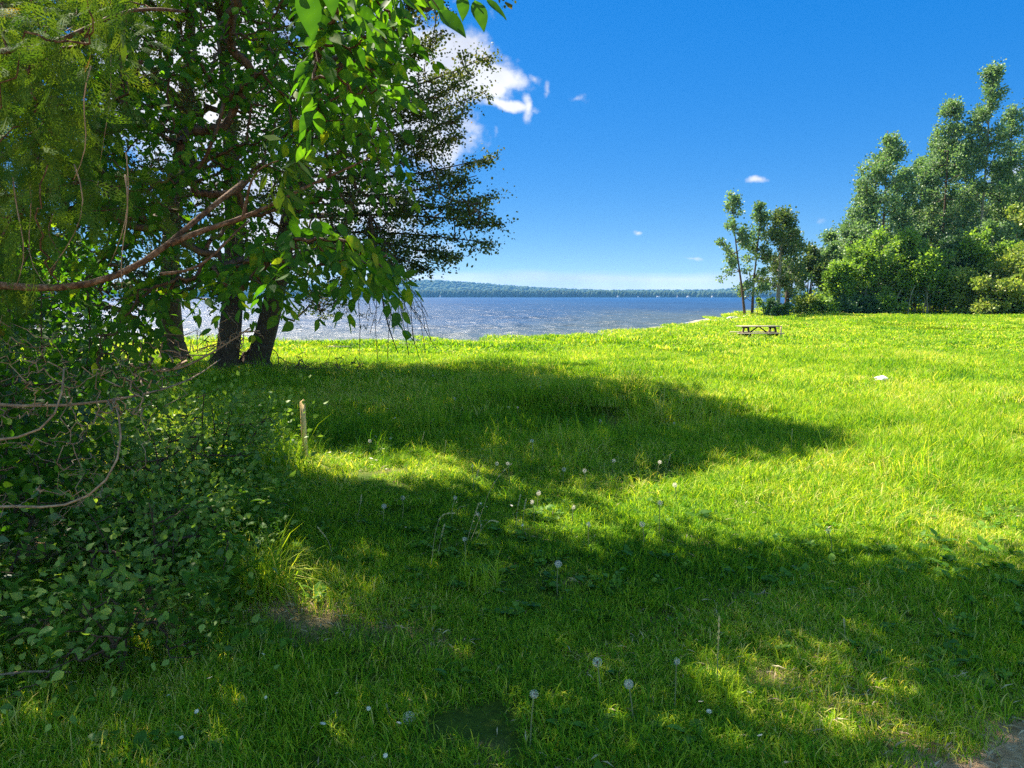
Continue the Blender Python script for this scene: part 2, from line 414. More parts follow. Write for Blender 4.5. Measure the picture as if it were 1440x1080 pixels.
def water_mat():
    m, nt, N = new_mat('lake_water'); L = nt.links.new
    g = N('ShaderNodeNewGeometry'); mp = N('ShaderNodeMapping'); mp.inputs['Scale'].default_value = (.55, 1.0, 1); mp.inputs['Rotation'].default_value = (0, 0, .25)
    L(g.outputs['Position'], mp.inputs[0])
    n1 = N('ShaderNodeTexNoise', i_Scale=.9, i_Detail=7.0, i_Roughness=.62, i_Distortion=.4); L(mp.outputs[0], n1.inputs['Vector'])
    nb = N('ShaderNodeTexNoise', i_Scale=.24, i_Detail=4.0, i_Roughness=.6, i_Distortion=.6); L(mp.outputs[0], nb.inputs['Vector'])
    hh = N('ShaderNodeMath', operation='MULTIPLY_ADD'); L(n1.outputs[0], hh.inputs[0]); hh.inputs[1].default_value = .9; L(nb.outputs[0], hh.inputs[2])
    n2 = N('ShaderNodeTexNoise', i_Scale=.02, i_Detail=3.0); L(g.outputs['Position'], n2.inputs['Vector'])
    p = N('ShaderNodeBsdfPrincipled', i_Roughness=.12, i_IOR=1.33); p.inputs['Specular IOR Level'].default_value = .31
    sh = N('ShaderNodeAttribute', attribute_name='shallow'); fo = N('ShaderNodeAttribute', attribute_name='foam')
    deep = ramp(N, [(.3, (.006, .030, .085)), (.7, (.010, .045, .12))]); L(n2.outputs[0], deep.inputs[0])
    mx = N('ShaderNodeMix', data_type='RGBA'); L(sh.outputs['Fac'], mx.inputs[0]); L(deep.outputs[0], mx.inputs[6]); mx.inputs[7].default_value = (.055, .075, .075, 1)
    # foam: breakers near the shore and small whitecaps on the crests
    mp2 = N('ShaderNodeMapping'); mp2.inputs['Scale'].default_value = (.22, .8, 1); L(g.outputs['Position'], mp2.inputs[0])
    n3 = N('ShaderNodeTexNoise', i_Scale=.55, i_Detail=8.0, i_Roughness=.7); L(mp2.outputs[0], n3.inputs['Vector'])
    ad = N('ShaderNodeMath', operation='ADD'); L(n3.outputs[0], ad.inputs[0]); L(fo.outputs['Fac'], ad.inputs[1])
    fr = N('ShaderNodeMapRange'); fr.inputs['From Min'].default_value = .735; fr.inputs['From Max'].default_value = .80; L(ad.outputs[0], fr.inputs[0])
    mx2 = N('ShaderNodeMix', data_type='RGBA'); L(fr.outputs[0], mx2.inputs[0]); L(mx.outputs[2], mx2.inputs[6]); mx2.inputs[7].default_value = (.78, .80, .82, 1)
    L(mx2.outputs[2], p.inputs['Base Color'])
    ro = N('ShaderNodeMapRange'); ro.inputs['To Min'].default_value = .34; ro.inputs['To Max'].default_value = .8; L(fr.outputs[0], ro.inputs[0]); L(ro.outputs[0], p.inputs['Roughness'])
    b = N('ShaderNodeBump', i_Strength=1.0, i_Distance=.55); L(hh.outputs[0], b.inputs['Height']); L(b.outputs[0], p.inputs['Normal'])
    L(p.outputs[0], N('ShaderNodeOutputMaterial').inputs[0]); return m

# ------------------------------------------------------------------ ground sheet
BARE = [(1.9, 1.95, .55, .5, 0), ]
def bare_at(x, y):
    b = np.zeros(np.shape(x))
    for (u, v, ru, rv, w) in [(385, 850, .30, .22, .9), (520, 868, .33, .20, .8), (445, 885, .2, .12, .6), (640, 905, .28, .12, .6), (1320, 955, .24, .12, .7),
                              (1000, 850, .35, .15, .45), (840, 925, .3, .1, .6), (1190, 960, .3, .12, .5), (935, 880, .3, .1, .55), (900, 605, .5, .25, .75),
                              (980, 950, .12, .06, .6), (540, 660, .2, .2, .4), (1250, 1010, .3, .16, .75), (340, 655, .3, .2, .5), (60, 760, .8, .6, .9), (150, 870, .6, .35, .9), (60, 660, 1.2, 1.0, .9),
                              (210, 640, .7, .6, .7)]:
        c = hit(u, v)
        b = np.maximum(b, w * bump(x, y, c[0], c[1], ru, rv))
    # path in the right foreground corner
    c = hit(1335, 1046)
    dd = (x - c[0]) * .75 - (y - c[1]) * .62
    b = np.maximum(b, ss(-.22, .06, dd + .22 * (vnoise(x * 5, y * 5, 9) - .5)) * ss(3.2, 2.6, y))
    # sandy strip by the lake, behind the dead branch
    c = hit(520, 488)
    b = np.maximum(b, 1.0 * ss(.62, .30, np.abs(y - c[1] - .15 * (x - c[0]) - .3 * np.sin(x * 1.3)) / .9) * ss(3.2, 2.2, np.abs(x - c[0])))
    c = hit(395, 489)
    b = np.maximum(b, .8 * ss(.5, .2, np.abs(y - c[1]) / .5) * ss(2.0, 1.2, np.abs(x - c[0])))
    n = vnoise(x * 3.1, y * 3.1, 21) * .6 + vnoise(x * 9, y * 9, 22) * .4
    b = np.maximum(b, .6 * ss(.74, .86, n) * ss(9, 5, y))
    return np.clip(b * (0.75 + 0.6 * (vnoise(x * 8, y * 8, 2) - .3)), 0, 1)

def stretch_axis(segs):
    out = []
    for a, b, n in segs: out.append(np.linspace(a, b, n, endpoint=False))
    out.append([segs[-1][1]])
    return np.concatenate(out)
gx = stretch_axis([(-260, -60, 20), (-60, -14, 46), (-14, -5, 36), (-5, 6, 110), (6, 16, 40), (16, 60, 60), (60, 320, 26)])
gy = stretch_axis([(-40, -4, 12), (-4, 1, 14), (1, 14, 130), (14, 30, 64), (30, 75, 110), (75, 220, 60)])
X, Y = np.meshgrid(gx, gy)
Z = ground_z(X, Y)
mb = MB()
nx, ny = len(gx), len(gy)
i = np.arange(ny - 1)[:, None] * nx + np.arange(nx - 1)[None]
mb.add(np.stack([X, Y, Z], -1).reshape(-1, 3), np.stack([i, i + 1, i + nx + 1, i + nx], -1).reshape(-1, 4))
s_ = shore(X, Y)
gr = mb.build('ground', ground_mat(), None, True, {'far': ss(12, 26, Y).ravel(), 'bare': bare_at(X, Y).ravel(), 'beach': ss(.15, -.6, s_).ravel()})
tag(gr, kind='structure')

# ------------------------------------------------------------------ lake
def build_lake():
    r = np.concatenate([np.arange(26, 80, .42), 80 * np.exp(np.linspace(0, math.log(6500 / 80), 520))])
    th = np.linspace(-1.12, 1.12, 700)
    Rr, T = np.meshgrid(r, th, indexing='ij')
    x = Rr * np.sin(T); y = Rr * np.cos(T)
    step = np.gradient(r)[:, None]
    z = np.full(x.shape, LAKE)
    lr = np.random.default_rng(5)
    for k in range(26):
        wl = 1.6 * 1.17 ** (k % 13) * (1 + .1 * lr.random()); a = 0.022 * wl ** .75
        ang = math.radians(200 + lr.normal(0, 28)); ph = lr.random() * 6.28
        q = (x * math.sin(ang) + y * math.cos(ang)) * 2 * PI / wl + ph
        w = 1 / (1 + (step / (wl * .35)) ** 4)
        z = z + a * w * (1 - 2 * np.abs(np.sin(q / 2)) ** 0.9) * .5
    s = shore(x, y)
    foam = .28 * bump(s, 0 * s, -6.2, 0, 1.0, 1) * ss(8, 13, x) + .22 * bump(s, 0 * s, -8.5, 0, 1.0, 1) * (vnoise(x * .12, y * .12, 4) > .45) + .1 * ss(-30, -8, s) * (x > 5)
    foam = foam - .012
    mb = MB(); nr, nt_ = x.shape
    i = np.arange(nr - 1)[:, None] * nt_ + np.arange(nt_ - 1)[None]
    mb.add(np.stack([x, y, z], -1).reshape(-1, 3), np.stack([i, i + 1, i + nt_ + 1, i + nt_], -1).reshape(-1, 4)[:, ::-1])
    o = mb.build('lake_water', water_mat(), None, True, {'shallow': .22 * ss(-400, -30, s).ravel() + .65 * ss(-70, -7, s).ravel() ** 1.3, 'foam': foam.ravel()})
    tag(o, kind='structure')
build_lake()

# ------------------------------------------------------------------ far shore
def cones(mb, P, h, r, rnd, rows=5):
    n = len(P)
    th = np.arange(rows) * 2 * PI / rows
    ring = np.stack([np.cos(th), np.sin(th), 0 * th], -1)
    T = np.concatenate([ring * .75, ring * 1.0 + [0, 0, .45], ring * .45 + [0, 0, .85], [[0, 0, 1.0]]])
    k = rows; j = np.arange(k); j2 = (j + 1) % k
    Q = np.concatenate([np.stack([a * k + j, a * k + j2, (a + 1) * k + j2, (a + 1) * k + j], -1) for a in (0, 1)])
    Tr = np.stack([2 * k + j, 2 * k + j2, np.full(k, 3 * k)], -1)
    V = T[None] * np.stack([r, r, h], -1)[:, None, :] + P[:, None, :]
    off = (np.arange(n) * len(T))[:, None, None]
    mb.add(V.reshape(-1, 3), [(Q[None] + off).reshape(-1, 4), (Tr[None] + off).reshape(-1, 3)], np.repeat(rnd, len(T)))

def build_far():
    fr = np.random.default_rng(11)
    D = 2300.0
    # low land along the far side of the lake with the hill behind it
    xs = np.linspace(-4200, 4200, 240); ys = np.linspace(D - 20, D + 3000, 60)
    Xf, Yf = np.meshgrid(xs, ys)
    def hz(x, y):
        z = LAKE - 1 + 3 * ss(D - 10, D + 60, y)
        px = x / y * F + 720
        top = np.interp(px, [-400, 100, 380, 480, 560, 620, 690, 760, 850, 1000, 1060, 1130, 1250, 1500, 2000], [28, 34, 40, 62, 70, 68, 52, 34, 22, 24, 36, 30, 30, 26, 20])
        return z + top * 1.05 * ss(D + 300, D + 1500, y) * (1 + .1 * (vnoise(x * .003, y * .002, 8) - .5))
    Zf = hz(Xf, Yf)
    mb = MB(); nx = len(xs)
    i = np.arange(len(ys) - 1)[:, None] * nx + np.arange(nx - 1)[None]
    mb.add(np.stack([Xf, Yf, Zf], -1).reshape(-1, 3), np.stack([i, i + 1, i + nx + 1, i + nx], -1).reshape(-1, 4), .4)
    tag(mb.build('hills', M['far_wood'], None, True), kind='structure')
    mb = MB()
    # front bank of trees
    n = 5200
    x = fr.uniform(-2500, 2500, n); y = D + 5 + fr.random(n) ** 1.5 * 130
    px = x / y * F + 720
    hh = np.interp(px, [0, 500, 700, 860, 1000, 1500], [20, 21, 22, 20, 17, 20]) * fr.uniform(.75, 1.15, n)
    cones(mb, np.stack([x, y, hz(x, y) - 1], -1), hh, fr.uniform(4, 8, n), fr.random(n) * .6 + np.where(px > 820, .25, 0))
    n = 9000
    x = fr.uniform(-3200, 3400, n); y = fr.uniform(D + 200, D + 1700, n)
    cones(mb, np.stack([x, y, hz(x, y) - 2], -1), fr.uniform(8, 16, n), fr.uniform(8, 15, n), fr.random(n))
    tag(mb.build('far_woods', M['far_wood'], None, False), 'hazy blue-green wood covering the low hills across the lake', 'woods', None, 'stuff')
    # lake houses
    spots = [(868, 'short white lake house far across the water', 9), (896, 'tiny white cottage on the far shore', 7), (924, 'widest white house on the far shore', 15),
             (951, 'small white boathouse at the far waterline', 5), (966, 'pale house under taller trees across the lake', 10),
             (1000, 'white cottage across the lake left of the two slender trees', 8), (620, 'faint white house under the far wooded hill', 7)]
    for u, lab, w in spots:
        x = (u - 720) / F * (D + 2); y = D + 1
        e = empty('lake_house', (x, y, hz(x, y) - .3), lab, 'house', 'houses on the far shore')
        m = MB(); m.add(*box((0, 0, 2.6), (w * .7, 7, 4.2))); m.build('wall', M['white'], e)
        m = MB(); h = w * .35 + .4
        m.add(np.array([[-h, -4, 4.6], [h, -4, 4.6], [h, 4, 4.6], [-h, 4, 4.6], [-h, 0, 7.0], [h, 0, 7.0]]), [np.array([[0, 1, 5, 4], [2, 3, 4, 5], [0, 3, 2, 1]]), np.array([[0, 4, 3], [1, 2, 5]])])
        m.build('roof', M['roof'], e)
        for sx in (-.3, 0, .3):
            m = MB(); m.add(*box((sx * w * .7, -3.52, 2.6), (w * .09, .1, 1.4))); m.build('window', M['roof'], e)
build_far()

# ------------------------------------------------------------------ growing trees
def polyline(pts, n):
    pts = np.asarray(pts, float)
    d = np.concatenate([[0], np.cumsum(np.linalg.norm(np.diff(pts, axis=0), axis=1))])
    t = np.linspace(0, d[-1], n)
    # smooth (Catmull-like) by interpolation then averaging
    P = np.stack([np.interp(t, d, pts[:, k]) for k in range(3)], -1)
    for _ in range(3):
        P[1:-1] = (P[:-2] + 2 * P[1:-1] + P[2:]) / 4
    return P

def grow(mb, trunks, targets, r, tip=.006, multi=1, droop=.0, wig=.12, power=.5, sides=(7, 3), bias=0.25, segs=5, maxlen=None):
    """attach each target to the nearest piece of wood so far; radii follow what each piece carries.
    trunks: list of (polyline, base radius, top radius). Returns tips, outward directions."""
    nodes = []; parent = []; rad0 = []; chains = []
    for P, ra, rb in trunks:
        b = len(nodes)
        for k in range(len(P)):
            nodes.append(P[k]); parent.append(b + k - 1 if k else -1)
        chains.append(('t', b, len(P), ra, rb))
    N0 = len(nodes)
    T = np.asarray(targets, float)
    A = np.zeros((N0 + len(T) * segs, 3)); A[:N0] = np.array(nodes); par = np.full(len(A), -1); par[:N0] = parent
    cnt = np.zeros(len(A)); n = N0
    # order by distance from trunks
    dm = np.min(np.linalg.norm(T[:, None, :] - A[None, :N0], axis=2), axis=1)
    order = np.argsort(dm)
    tips = []; dirs = []; bch = []
    for t in order:
        q = T[t]
        d = A[:n] - q
        dist = np.sqrt((d * d).sum(1))
        # prefer to leave wood from below / from nearer the trunk
        cost = dist + bias * np.maximum(0, d[:, 2]) * 1.5
        a = int(np.argmin(cost))
        L = dist[a]
        if L < 1e-4 or (maxlen and L > maxlen): continue
        base = A[a]
        s = np.linspace(0, 1, segs + 1)[1:, None]
        path = base + (q - base) * s
        path[:, 2] += (np.sin(s[:, 0] * PI)) * L * droop
        path[:-1] += r.normal(0, wig * L / segs, (segs - 1, 3))
        idx = np.arange(n, n + segs)
        A[idx] = path; par[idx[0]] = a; par[idx[1:]] = idx[:-1]
        k = idx[-1]
        bch.append((a, idx)); n += segs
        tips.append(path[-1]); dirs.append(path[-1] - path[-2])
    # weights, children always come after parents
    for a, idx in bch: cnt[idx[-1]] += 1
    for k in range(n - 1, N0 - 1, -1):
        if par[k] >= 0: cnt[par[k]] += cnt[k]
    R = tip * np.maximum(cnt, 1) ** power
    for kind, b, m, ra, rb in chains:
        rr = ra + (rb - ra) * np.linspace(0, 1, m) ** .8
        V, f = tube(A[b:b + m], rr, 9); mb.add(V, f); R[b:b + m] = rr
    for a, idx in bch:
        P = np.vstack([A[a:a + 1], A[idx]]); rr = np.concatenate([[min(R[idx[0]] * 1.25, R[a])], R[idx]])
        V, f = tube(P, rr, sides[0] if rr[0] > .03 else (4 if rr[0] > .012 else sides[1]), cap=False); mb.add(V, f)
    if multi > 1:
        tips, dirs = [], []
        for a, idx in bch:
            for q in range(min(multi, segs - 1)):
                tips.append(A[idx[-1 - q]]); dirs.append(A[idx[-1 - q]] - A[idx[-2 - q]])
    return np.array(tips).reshape(-1, 3), nrm(np.array(dirs).reshape(-1, 3))

def puff(mb, tmpl, r, C, D, n, spread, size, up=.35, hang=.0, rnd0=None, wide=1.0, jit=.9, along=0.0):
    """n leaves around each centre"""
    m = len(C)
    if m == 0: return
    sp = np.asarray(spread, float) * np.ones(3)
    c = np.repeat(C, n, 0); d = np.repeat(D, n, 0)
    sc = np.repeat(r.uniform(.6, 1.3, m), n)[:, None]
    off = r.normal(0, 1, (m * n, 3)) * sp * sc * .5
    if along: off = off + d * (r.uniform(-1, .8, m * n) * along * sc[:, 0])[:, None]
    P = c + off
    Yv = nrm(d * .8 + nrm(off) * .8 + r.normal(0, jit * .5, (m * n, 3)) + [0, 0, -hang])
    Zv = nrm(r.normal(0, jit, (m * n, 3)) + [0, 0, up])
    rn = r.random(m * n) if rnd0 is None else rnd0
    rn = np.clip(rn * .7 + np.repeat(r.random(m), n) * .3, 0, 1)
    leaves(mb, tmpl, P, Yv, Zv, size * r.uniform(.6, 1.25, m * n), rn, wide)

def make_tree(name, label, base, H, prof, r, mat, bark, ntar=260, nleaf=60, spread=.55, size=.22, trunk_r=.18, lean=(0, 0), stems=1, tmpl=CLUMP, t0=.15,
              rise=.9, group=None, cat='tree', hang=.1, clump=.0, tip=.012, along=0.0, crook=.25, bare_part='branches'):
    """base at origin; prof(t)->crown radius at height fraction t"""
    e = empty(name, base, label, cat, group)
    w = MB(); fo = MB(); trunks = []; tops = []
    for k in range(stems):
        a = r.uniform(0, 6.28); sp = (0 if stems == 1 else .35) * trunk_r * 4
        p0 = np.array([math.cos(a) * sp, math.sin(a) * sp, -.15])
        top = np.array([lean[0] + (0 if stems == 1 else math.cos(a) * prof(.6) * .5), lean[1] + (0 if stems == 1 else math.sin(a) * prof(.6) * .5), H * (1 if k == 0 else r.uniform(.75, .97))])
        m = 9; s = np.linspace(0, 1, m)[:, None]
        P = p0 + (top - p0) * s + np.concatenate([[[0, 0, 0]], np.cumsum(r.normal(0, crook * .12, (m - 1, 3)), 0)]) * [1, 1, 0]
        trunks.append((polyline(P, 14), trunk_r * (1 if k == 0 else .8), trunk_r * .12)); tops.append(P)
    # targets: irregular clusters
    nc = max(8, ntar // 9)
    T = []
    while len(T) < ntar:
        t = t0 + (1 - t0) * r.random() ** .85
        Rr = prof(t) 
        a = r.uniform(0, 2 * PI); rr = Rr * math.sqrt(r.uniform(.12, 1)) * r.uniform(.75, 1.12)
        c = np.array([math.cos(a) * rr, math.sin(a) * rr, t * H])
        P = tops[r.integers(len(tops))]
        ax = np.array([np.interp(t * H, P[:, 2], P[:, 0]), np.interp(t * H, P[:, 2], P[:, 1]), 0])
        c = c + ax * (1 if stems == 1 else .8)
        k = r.integers(3, 9)
        cl = c + r.normal(0, 1, (k, 3)) * np.array([1, 1, .8]) * clump * max(Rr, .5)
        T.extend(cl[(cl[:, 2] > t0 * H * .8) & (cl[:, 2] < H * 1.01)])
    T = np.array(T[:ntar])
    tp, dr = grow(w, trunks, T, r, tip=tip, droop=-.05, bias=rise)
    w.build('trunk', bark, e, True)
    dr = nrm(dr + [0, 0, .15])
    puff(fo, tmpl, r, tp, dr, nleaf, spread, size, hang=hang, along=along)
    fo.build('crown', mat, e)
    return e

def gp(u, d, v=None):
    """point on the ground in the direction of column u at depth d"""
    x = (u - 720) / F * d
    return np.array([x, d, float(ground_z(x, d)) - .02])

tall = lambda w: (lambda t: w * (0.35 + .65 * math.sin(min(1, max(0, t) ** .8 * 1.0) * PI * .62 + .5)) * (1 - .75 * max(0, t - .45) / .55))
def prof_poplar(w): return lambda t: w * np.interp(t, [0, .12, .3, .5, .75, .92, 1], [.85, 1, 1, .86, .55, .30, .04])
def prof_round(w): return lambda t: w * np.interp(t, [0, .2, .4, .6, .8, .95, 1], [.5, .85, 1, .98, .8, .45, .15])
def prof_cone(w): return lambda t: w * np.interp(t, [0, .15, .35, .7, 1], [.6, 1, .95, .6, .12])

tr = np.random.default_rng(31)
# --- tall poplars of the right-hand wood (two shapes copied, the rest their own)
FW = 'tall poplars of the right-hand wood'
pop = [  # u, top v, depth, radius px, label, own?
    (1232, 193, 66, 46, 'leftmost tall poplar of the wood, dense leafy column with a pointed top'),
    (1318, 150, 70, 44, 'broad tall poplar second from the highest, left of it'),
    (1368, 108, 68, 33, 'highest slender poplar in the right-hand wood'),
    (1402, 165, 73, 30, 'thin poplar with bare twigs just right of the highest poplar'),
    (1434, 92, 66, 34, 'tall poplar cut by the right edge of the photo, crown high on a leaning trunk'),
    (1283, 232, 73, 34, 'dark poplar filling the gap between the leftmost and the broad poplar'),
    (1345, 210, 76, 36, 'poplar standing behind the two highest poplars'),
    (1186, 300, 70, 24, 'small pale poplar left of the leftmost tall one'),
    (1158, 322, 74, 18, 'thin pale young poplar at the lake end of the wood'),
    (1208, 272, 72, 30, 'shorter poplar against the left side of the leftmost tall one'),
    (1262, 246, 71, 32, 'shorter poplar against the right side of the leftmost tall one'),
    (1300, 205, 75, 34, 'poplar peeping out left of the broad poplar'),
    (1388, 235, 70, 32, 'poplar at the right foot of the highest poplar'),
    (1422, 262, 71, 30, 'poplar below the crown cut by the right edge')]
for k, (u, tv, d, wp, lab) in enumerate(pop):
    b = gp(u, d); H = (1.65 + (417 - tv) / F * d) - b[2]
    W = wp / F * d
    sparse = k in (3, 4)
    make_tree('poplar_tree', lab, b, H, prof_poplar(W * 1.12) , tr, M['poplar'], M['pale_bark'] if k in (2, 4, 7, 8) else M['bark'],
              ntar=int(430 if not sparse else 210) if k < 7 or k > 8 else 150, nleaf=38 if not sparse else 30, spread=(.42, .42, .40), along=.6, size=.175, trunk_r=.19 if k < 7 or k > 8 else .08, t0=.08 if not sparse else .40, rise=1.3, group=FW, clump=.11,
              lean=(tr.normal(0, .3) if k != 4 else .3, 0), tip=.014)
# outside the frame on the right, seen only from a step aside
for u, d in ((1490, 70), (1545, 66), (1610, 72)):
    pass
# --- background trees closing the wood
for u, tv, d, wp, lab in [(1215, 330, 84, 40, 'dark tree behind the leftmost tall poplar'), (1262, 300, 86, 44, 'dark tree behind the gap in the poplars'), (1310, 290, 86, 46, 'dark tree behind the broad poplar'),
                          (1356, 280, 88, 44, 'dark tree behind the highest poplar'), (1400, 270, 84, 46, 'dark tree behind the thin bare-twigged poplar'), (1442, 300, 80, 44, 'dark tree behind the poplar at the right edge')]:
    b = gp(u, d); H = (1.65 + (417 - tv) / F * d) - b[2]
    make_tree('dark_tree', lab, b, H, prof_round(wp / F * d), tr, M['dark'], M['bark'], ntar=190, nleaf=50, spread=.75, along=.4, size=.30, trunk_r=.16, t0=.08, rise=1.0, group='dark trees behind the poplars', clump=.2)
# --- lower bright deciduous trees in front
mids = [(1196, 352, 64, 26, 'bright'), (1226, 330, 63, 27, 'bright'), (1256, 345, 65, 24, 'dark'), (1282, 325, 63, 26, 'bright'), (1308, 352, 62, 24, 'bright'), (1334, 338, 64, 26, 'dark'), (1362, 330, 63, 26, 'bright'),
        (1388, 318, 66, 30, 'poplar'), (1178, 375, 63, 18, 'bright'), (1164, 345, 70, 15, 'poplar'), (1350, 385, 61, 20, 'yellow'), (1418, 345, 62, 30, 'bright')]
mlab = ['bushy light green tree at the foot of the leftmost tall poplar, left side', 'bushy light green tree right under the leftmost tall poplar', 'dark green low tree between two light green ones',
        'light green maple-like tree left of the pale stems at the wood edge', 'light green low tree right above the pale stems at the wood edge', 'dark low tree right of the pale stems', 'green tree under the highest poplar',
        'grey-green round tree right of the highest poplar trunk', 'small bright green tree at the lake end of the wood front', 'narrow grey-green tree near the lake end of the wood',
        'low yellowish bush at the foot of the highest poplar', 'fresh green tree behind the pale yellow tree at the right edge']
for (u, tv, d, wp, mt), lab in zip(mids, mlab):
    b = gp(u, d); H = (1.65 + (417 - tv) / F * d) - b[2]
    make_tree('young_tree', lab, b, H, prof_round(wp / F * d * .95), tr, M[mt], M['bark'] if tr.random() < .6 else M['pale_bark'], ntar=170, nleaf=36, spread=.38, along=.4, size=.19, trunk_r=.07, t0=.17 if mt != 'yellow' else 0.03, rise=.8, group='low trees along the wood edge', clump=.2, stems=2)
for u, tv, d, wp, mt, lab in [(1386, 392, 59, 34, 'yellow', 'pale yellow flowering-looking bush in front of the dark trees'), (1432, 296, 60, 34, 'yellow', 'pale yellow-green tree at the right edge of the photo'),
                              (1136, 421, 62, 20, 'yellow', 'low yellow-green bush beside the shore trees'), (1160, 424, 61, 16, 'bright', 'low green bush at the lake end of the wood'),
                              (1440, 385, 58, 26, 'yellow', 'yellow-green bush below the pale tree at the right edge'), (1405, 415, 60, 18, 'bright', 'low green bush between the two yellow bushes'),
                              (1220, 424, 62, 18, 'dark', 'low dark bush under the bushy trees of the wood'), (1250, 422, 62, 18, 'bright', 'low green bush left of the pale stems'), (1180, 426, 62, 14, 'dark', 'small dark bush at the wood edge near the lake')]:
    b = gp(u, d); H = (1.65 + (417 - tv) / F * d) - b[2]
    make_tree('bush', lab, b, max(H, .9), prof_round(wp / F * d * 1.1), tr, M[mt], M['bark'], ntar=110, nleaf=56, spread=.42, size=.20, trunk_r=.04, t0=.04, rise=.5, group='bushes at the wood edge', cat='bush', clump=.2, stems=3)
# --- trees on the shore
def lean_tree(u0, u1, tv, d, wp, lab, **k):
    b = gp(u0, d); H = (1.65 + (417 - tv) / F * d) - b[2]
    return make_tree('shore_tree', lab, b, H, k.pop('prof')(wp / F * d), tr, lean=((u1 - u0) / F * d, 0), **k)
lean_tree(1047, 1021, 276, 60, 31, 'left of two slender shore trees, leaning left with a thin airy crown', prof=prof_poplar, mat=M['poplar'], bark=M['bark'], ntar=210, nleaf=17, spread=.25, along=.4, size=.17, trunk_r=.12, t0=.2, rise=1.2, clump=.05, crook=.5, tip=.010)
lean_tree(1056, 1064, 290, 60.5, 24, 'right of two slender shore trees, upright with a thin crown', prof=prof_poplar, mat=M['poplar'], bark=M['bark'], ntar=180, nleaf=17, spread=.25, along=.4, size=.17, trunk_r=.13, t0=.18, rise=1.2, clump=.05, crook=.5, tip=.010)
lean_tree(1092, 1096, 300, 61, 30, 'round olive-brown shore tree with a pale trunk', prof=prof_round, mat=M['olive'], bark=M['pale_bark'], ntar=230, nleaf=36, spread=.36, along=.3, size=.17, trunk_r=.22, t0=.22, rise=.7, clump=.15)
lean_tree(1104, 1106, 330, 64, 22, 'dark green shore tree just behind the olive-brown one', prof=prof_round, mat=M['dark'], bark=M['bark'], ntar=150, nleaf=36, spread=.36, along=.3, size=.17, trunk_r=.25, t0=.24, rise=.7, clump=.15)
lean_tree(1133, 1138, 350, 68, 22, 'small olive shore tree with several dark stems', prof=prof_round, mat=M['olive'], bark=M['bark'], ntar=110, nleaf=42, spread=.42, size=.2, trunk_r=.12, t0=.35, rise=1.0, clump=.12, stems=4)
lean_tree(1063, 1063, 418, 61, 6, 'tiny sapling beside the two slender shore trees', prof=prof_poplar, mat=M['bright'], bark=M['bark'], ntar=20, nleaf=20, spread=.2, size=.12, trunk_r=.03, t0=.3, rise=1.0, clump=.05)
lean_tree(1087, 1085, 424, 57, 14, 'low dark clump of reeds-like bush at the foot of the olive-brown tree', prof=prof_round, mat=M['dark'], bark=M['bark'], ntar=60, nleaf=50, spread=.3, size=.16, trunk_r=.03, t0=.05, rise=.5, clump=.2, stems=3)

# --- thin pale stems under the wood
def sapling_stem(u, h, lab):
    d = tr.uniform(61, 66); b = gp(u, d)
    m = MB(); P = np.array([[0, 0, -.1], [tr.normal(0, .08), 0, h * .4], [tr.normal(0, .2), tr.normal(0, .1), h * .75], [tr.normal(0, .3), 0, h]])
    m.add(*tube(polyline(P, 7), np.linspace(.055, .02, 7), 5))
    for k in range(3):
        z = h * tr.uniform(.3, .8); q = np.array([tr.normal(0, .5), tr.normal(0, .3), tr.uniform(.3, .8)])
        p = np.array([np.interp(z, P[:, 2], P[:, 0]), np.interp(z, P[:, 2], P[:, 1]), z])
        m.add(*tube(polyline([p, p + q * .5, p + q], 4), [.02, .015, .008, .006], 3))
    o = m.build('bare_sapling', M['pale_bark']); o.location = b
    tag(o, lab, 'sapling', 'thin bare stems under the wood')
for u in list(np.linspace(1192, 1265, 9)) + list(np.linspace(1272, 1345, 18)) + list(np.linspace(1350, 1438, 8)):
    sapling_stem(u + tr.normal(0, 2), tr.uniform(1.6, 3.0), 'thin pale bare stem standing at the dark foot of the wood')

exec_left = True

# ------------------------------------------------------------------ the big cedars on the left and the near foliage
lr = np.random.default_rng(77)
CROWN = [(-200, -400), (600, -400), (628, 0), (642, 45), (640, 62), (690, 78), (655, 95), (668, 112), (640, 125), (682, 128), (668, 150), (640, 175), (652, 205), (688, 222), (670, 245),
         (690, 275), (684, 300), (708, 316), (690, 335), (694, 352), (640, 368), (590, 380), (540, 386), (500, 392), (470, 400), (475, 425), (468, 445), (440, 455), (425, 440), (412, 420),
         (405, 400), (385, 400), (345, 415), (300, 425), (225, 430), (100, 450), (-200, 520)]
SH_MID = [(-100, 505), (450, 500), (600, 507), (760, 512), (840, 522), (800, 530), (880, 540), (940, 545), (985, 556), (1000, 578), (1050, 592), (1150, 614), (1188, 636), (1100, 640),
          (1010, 648), (960, 664), (900, 672), (850, 666), (780, 700), (700, 728), (660, 750), (630, 795), (450, 810), (-100, 800)]
SH_NEAR = [(-300, 1500), (-300, 780), (640, 815), (690, 805), (745, 770), (790, 772), (850, 790), (960, 786), (1060, 776), (1180, 792), (1300, 806), (1390, 812), (1500, 795), (1900, 860), (1900, 1500)]

def sample_poly(poly, n, r):
    p = np.array(poly); out = []
    while len(out) < n:
        u = r.uniform(p[:, 0].min(), p[:, 0].max(), 4 * n); v = r.uniform(p[:, 1].min(), p[:, 1].max(), 4 * n)
        k = inpoly(u, v, poly); out.extend(np.stack([u[k], v[k]], -1))
    return np.array(out[:n])

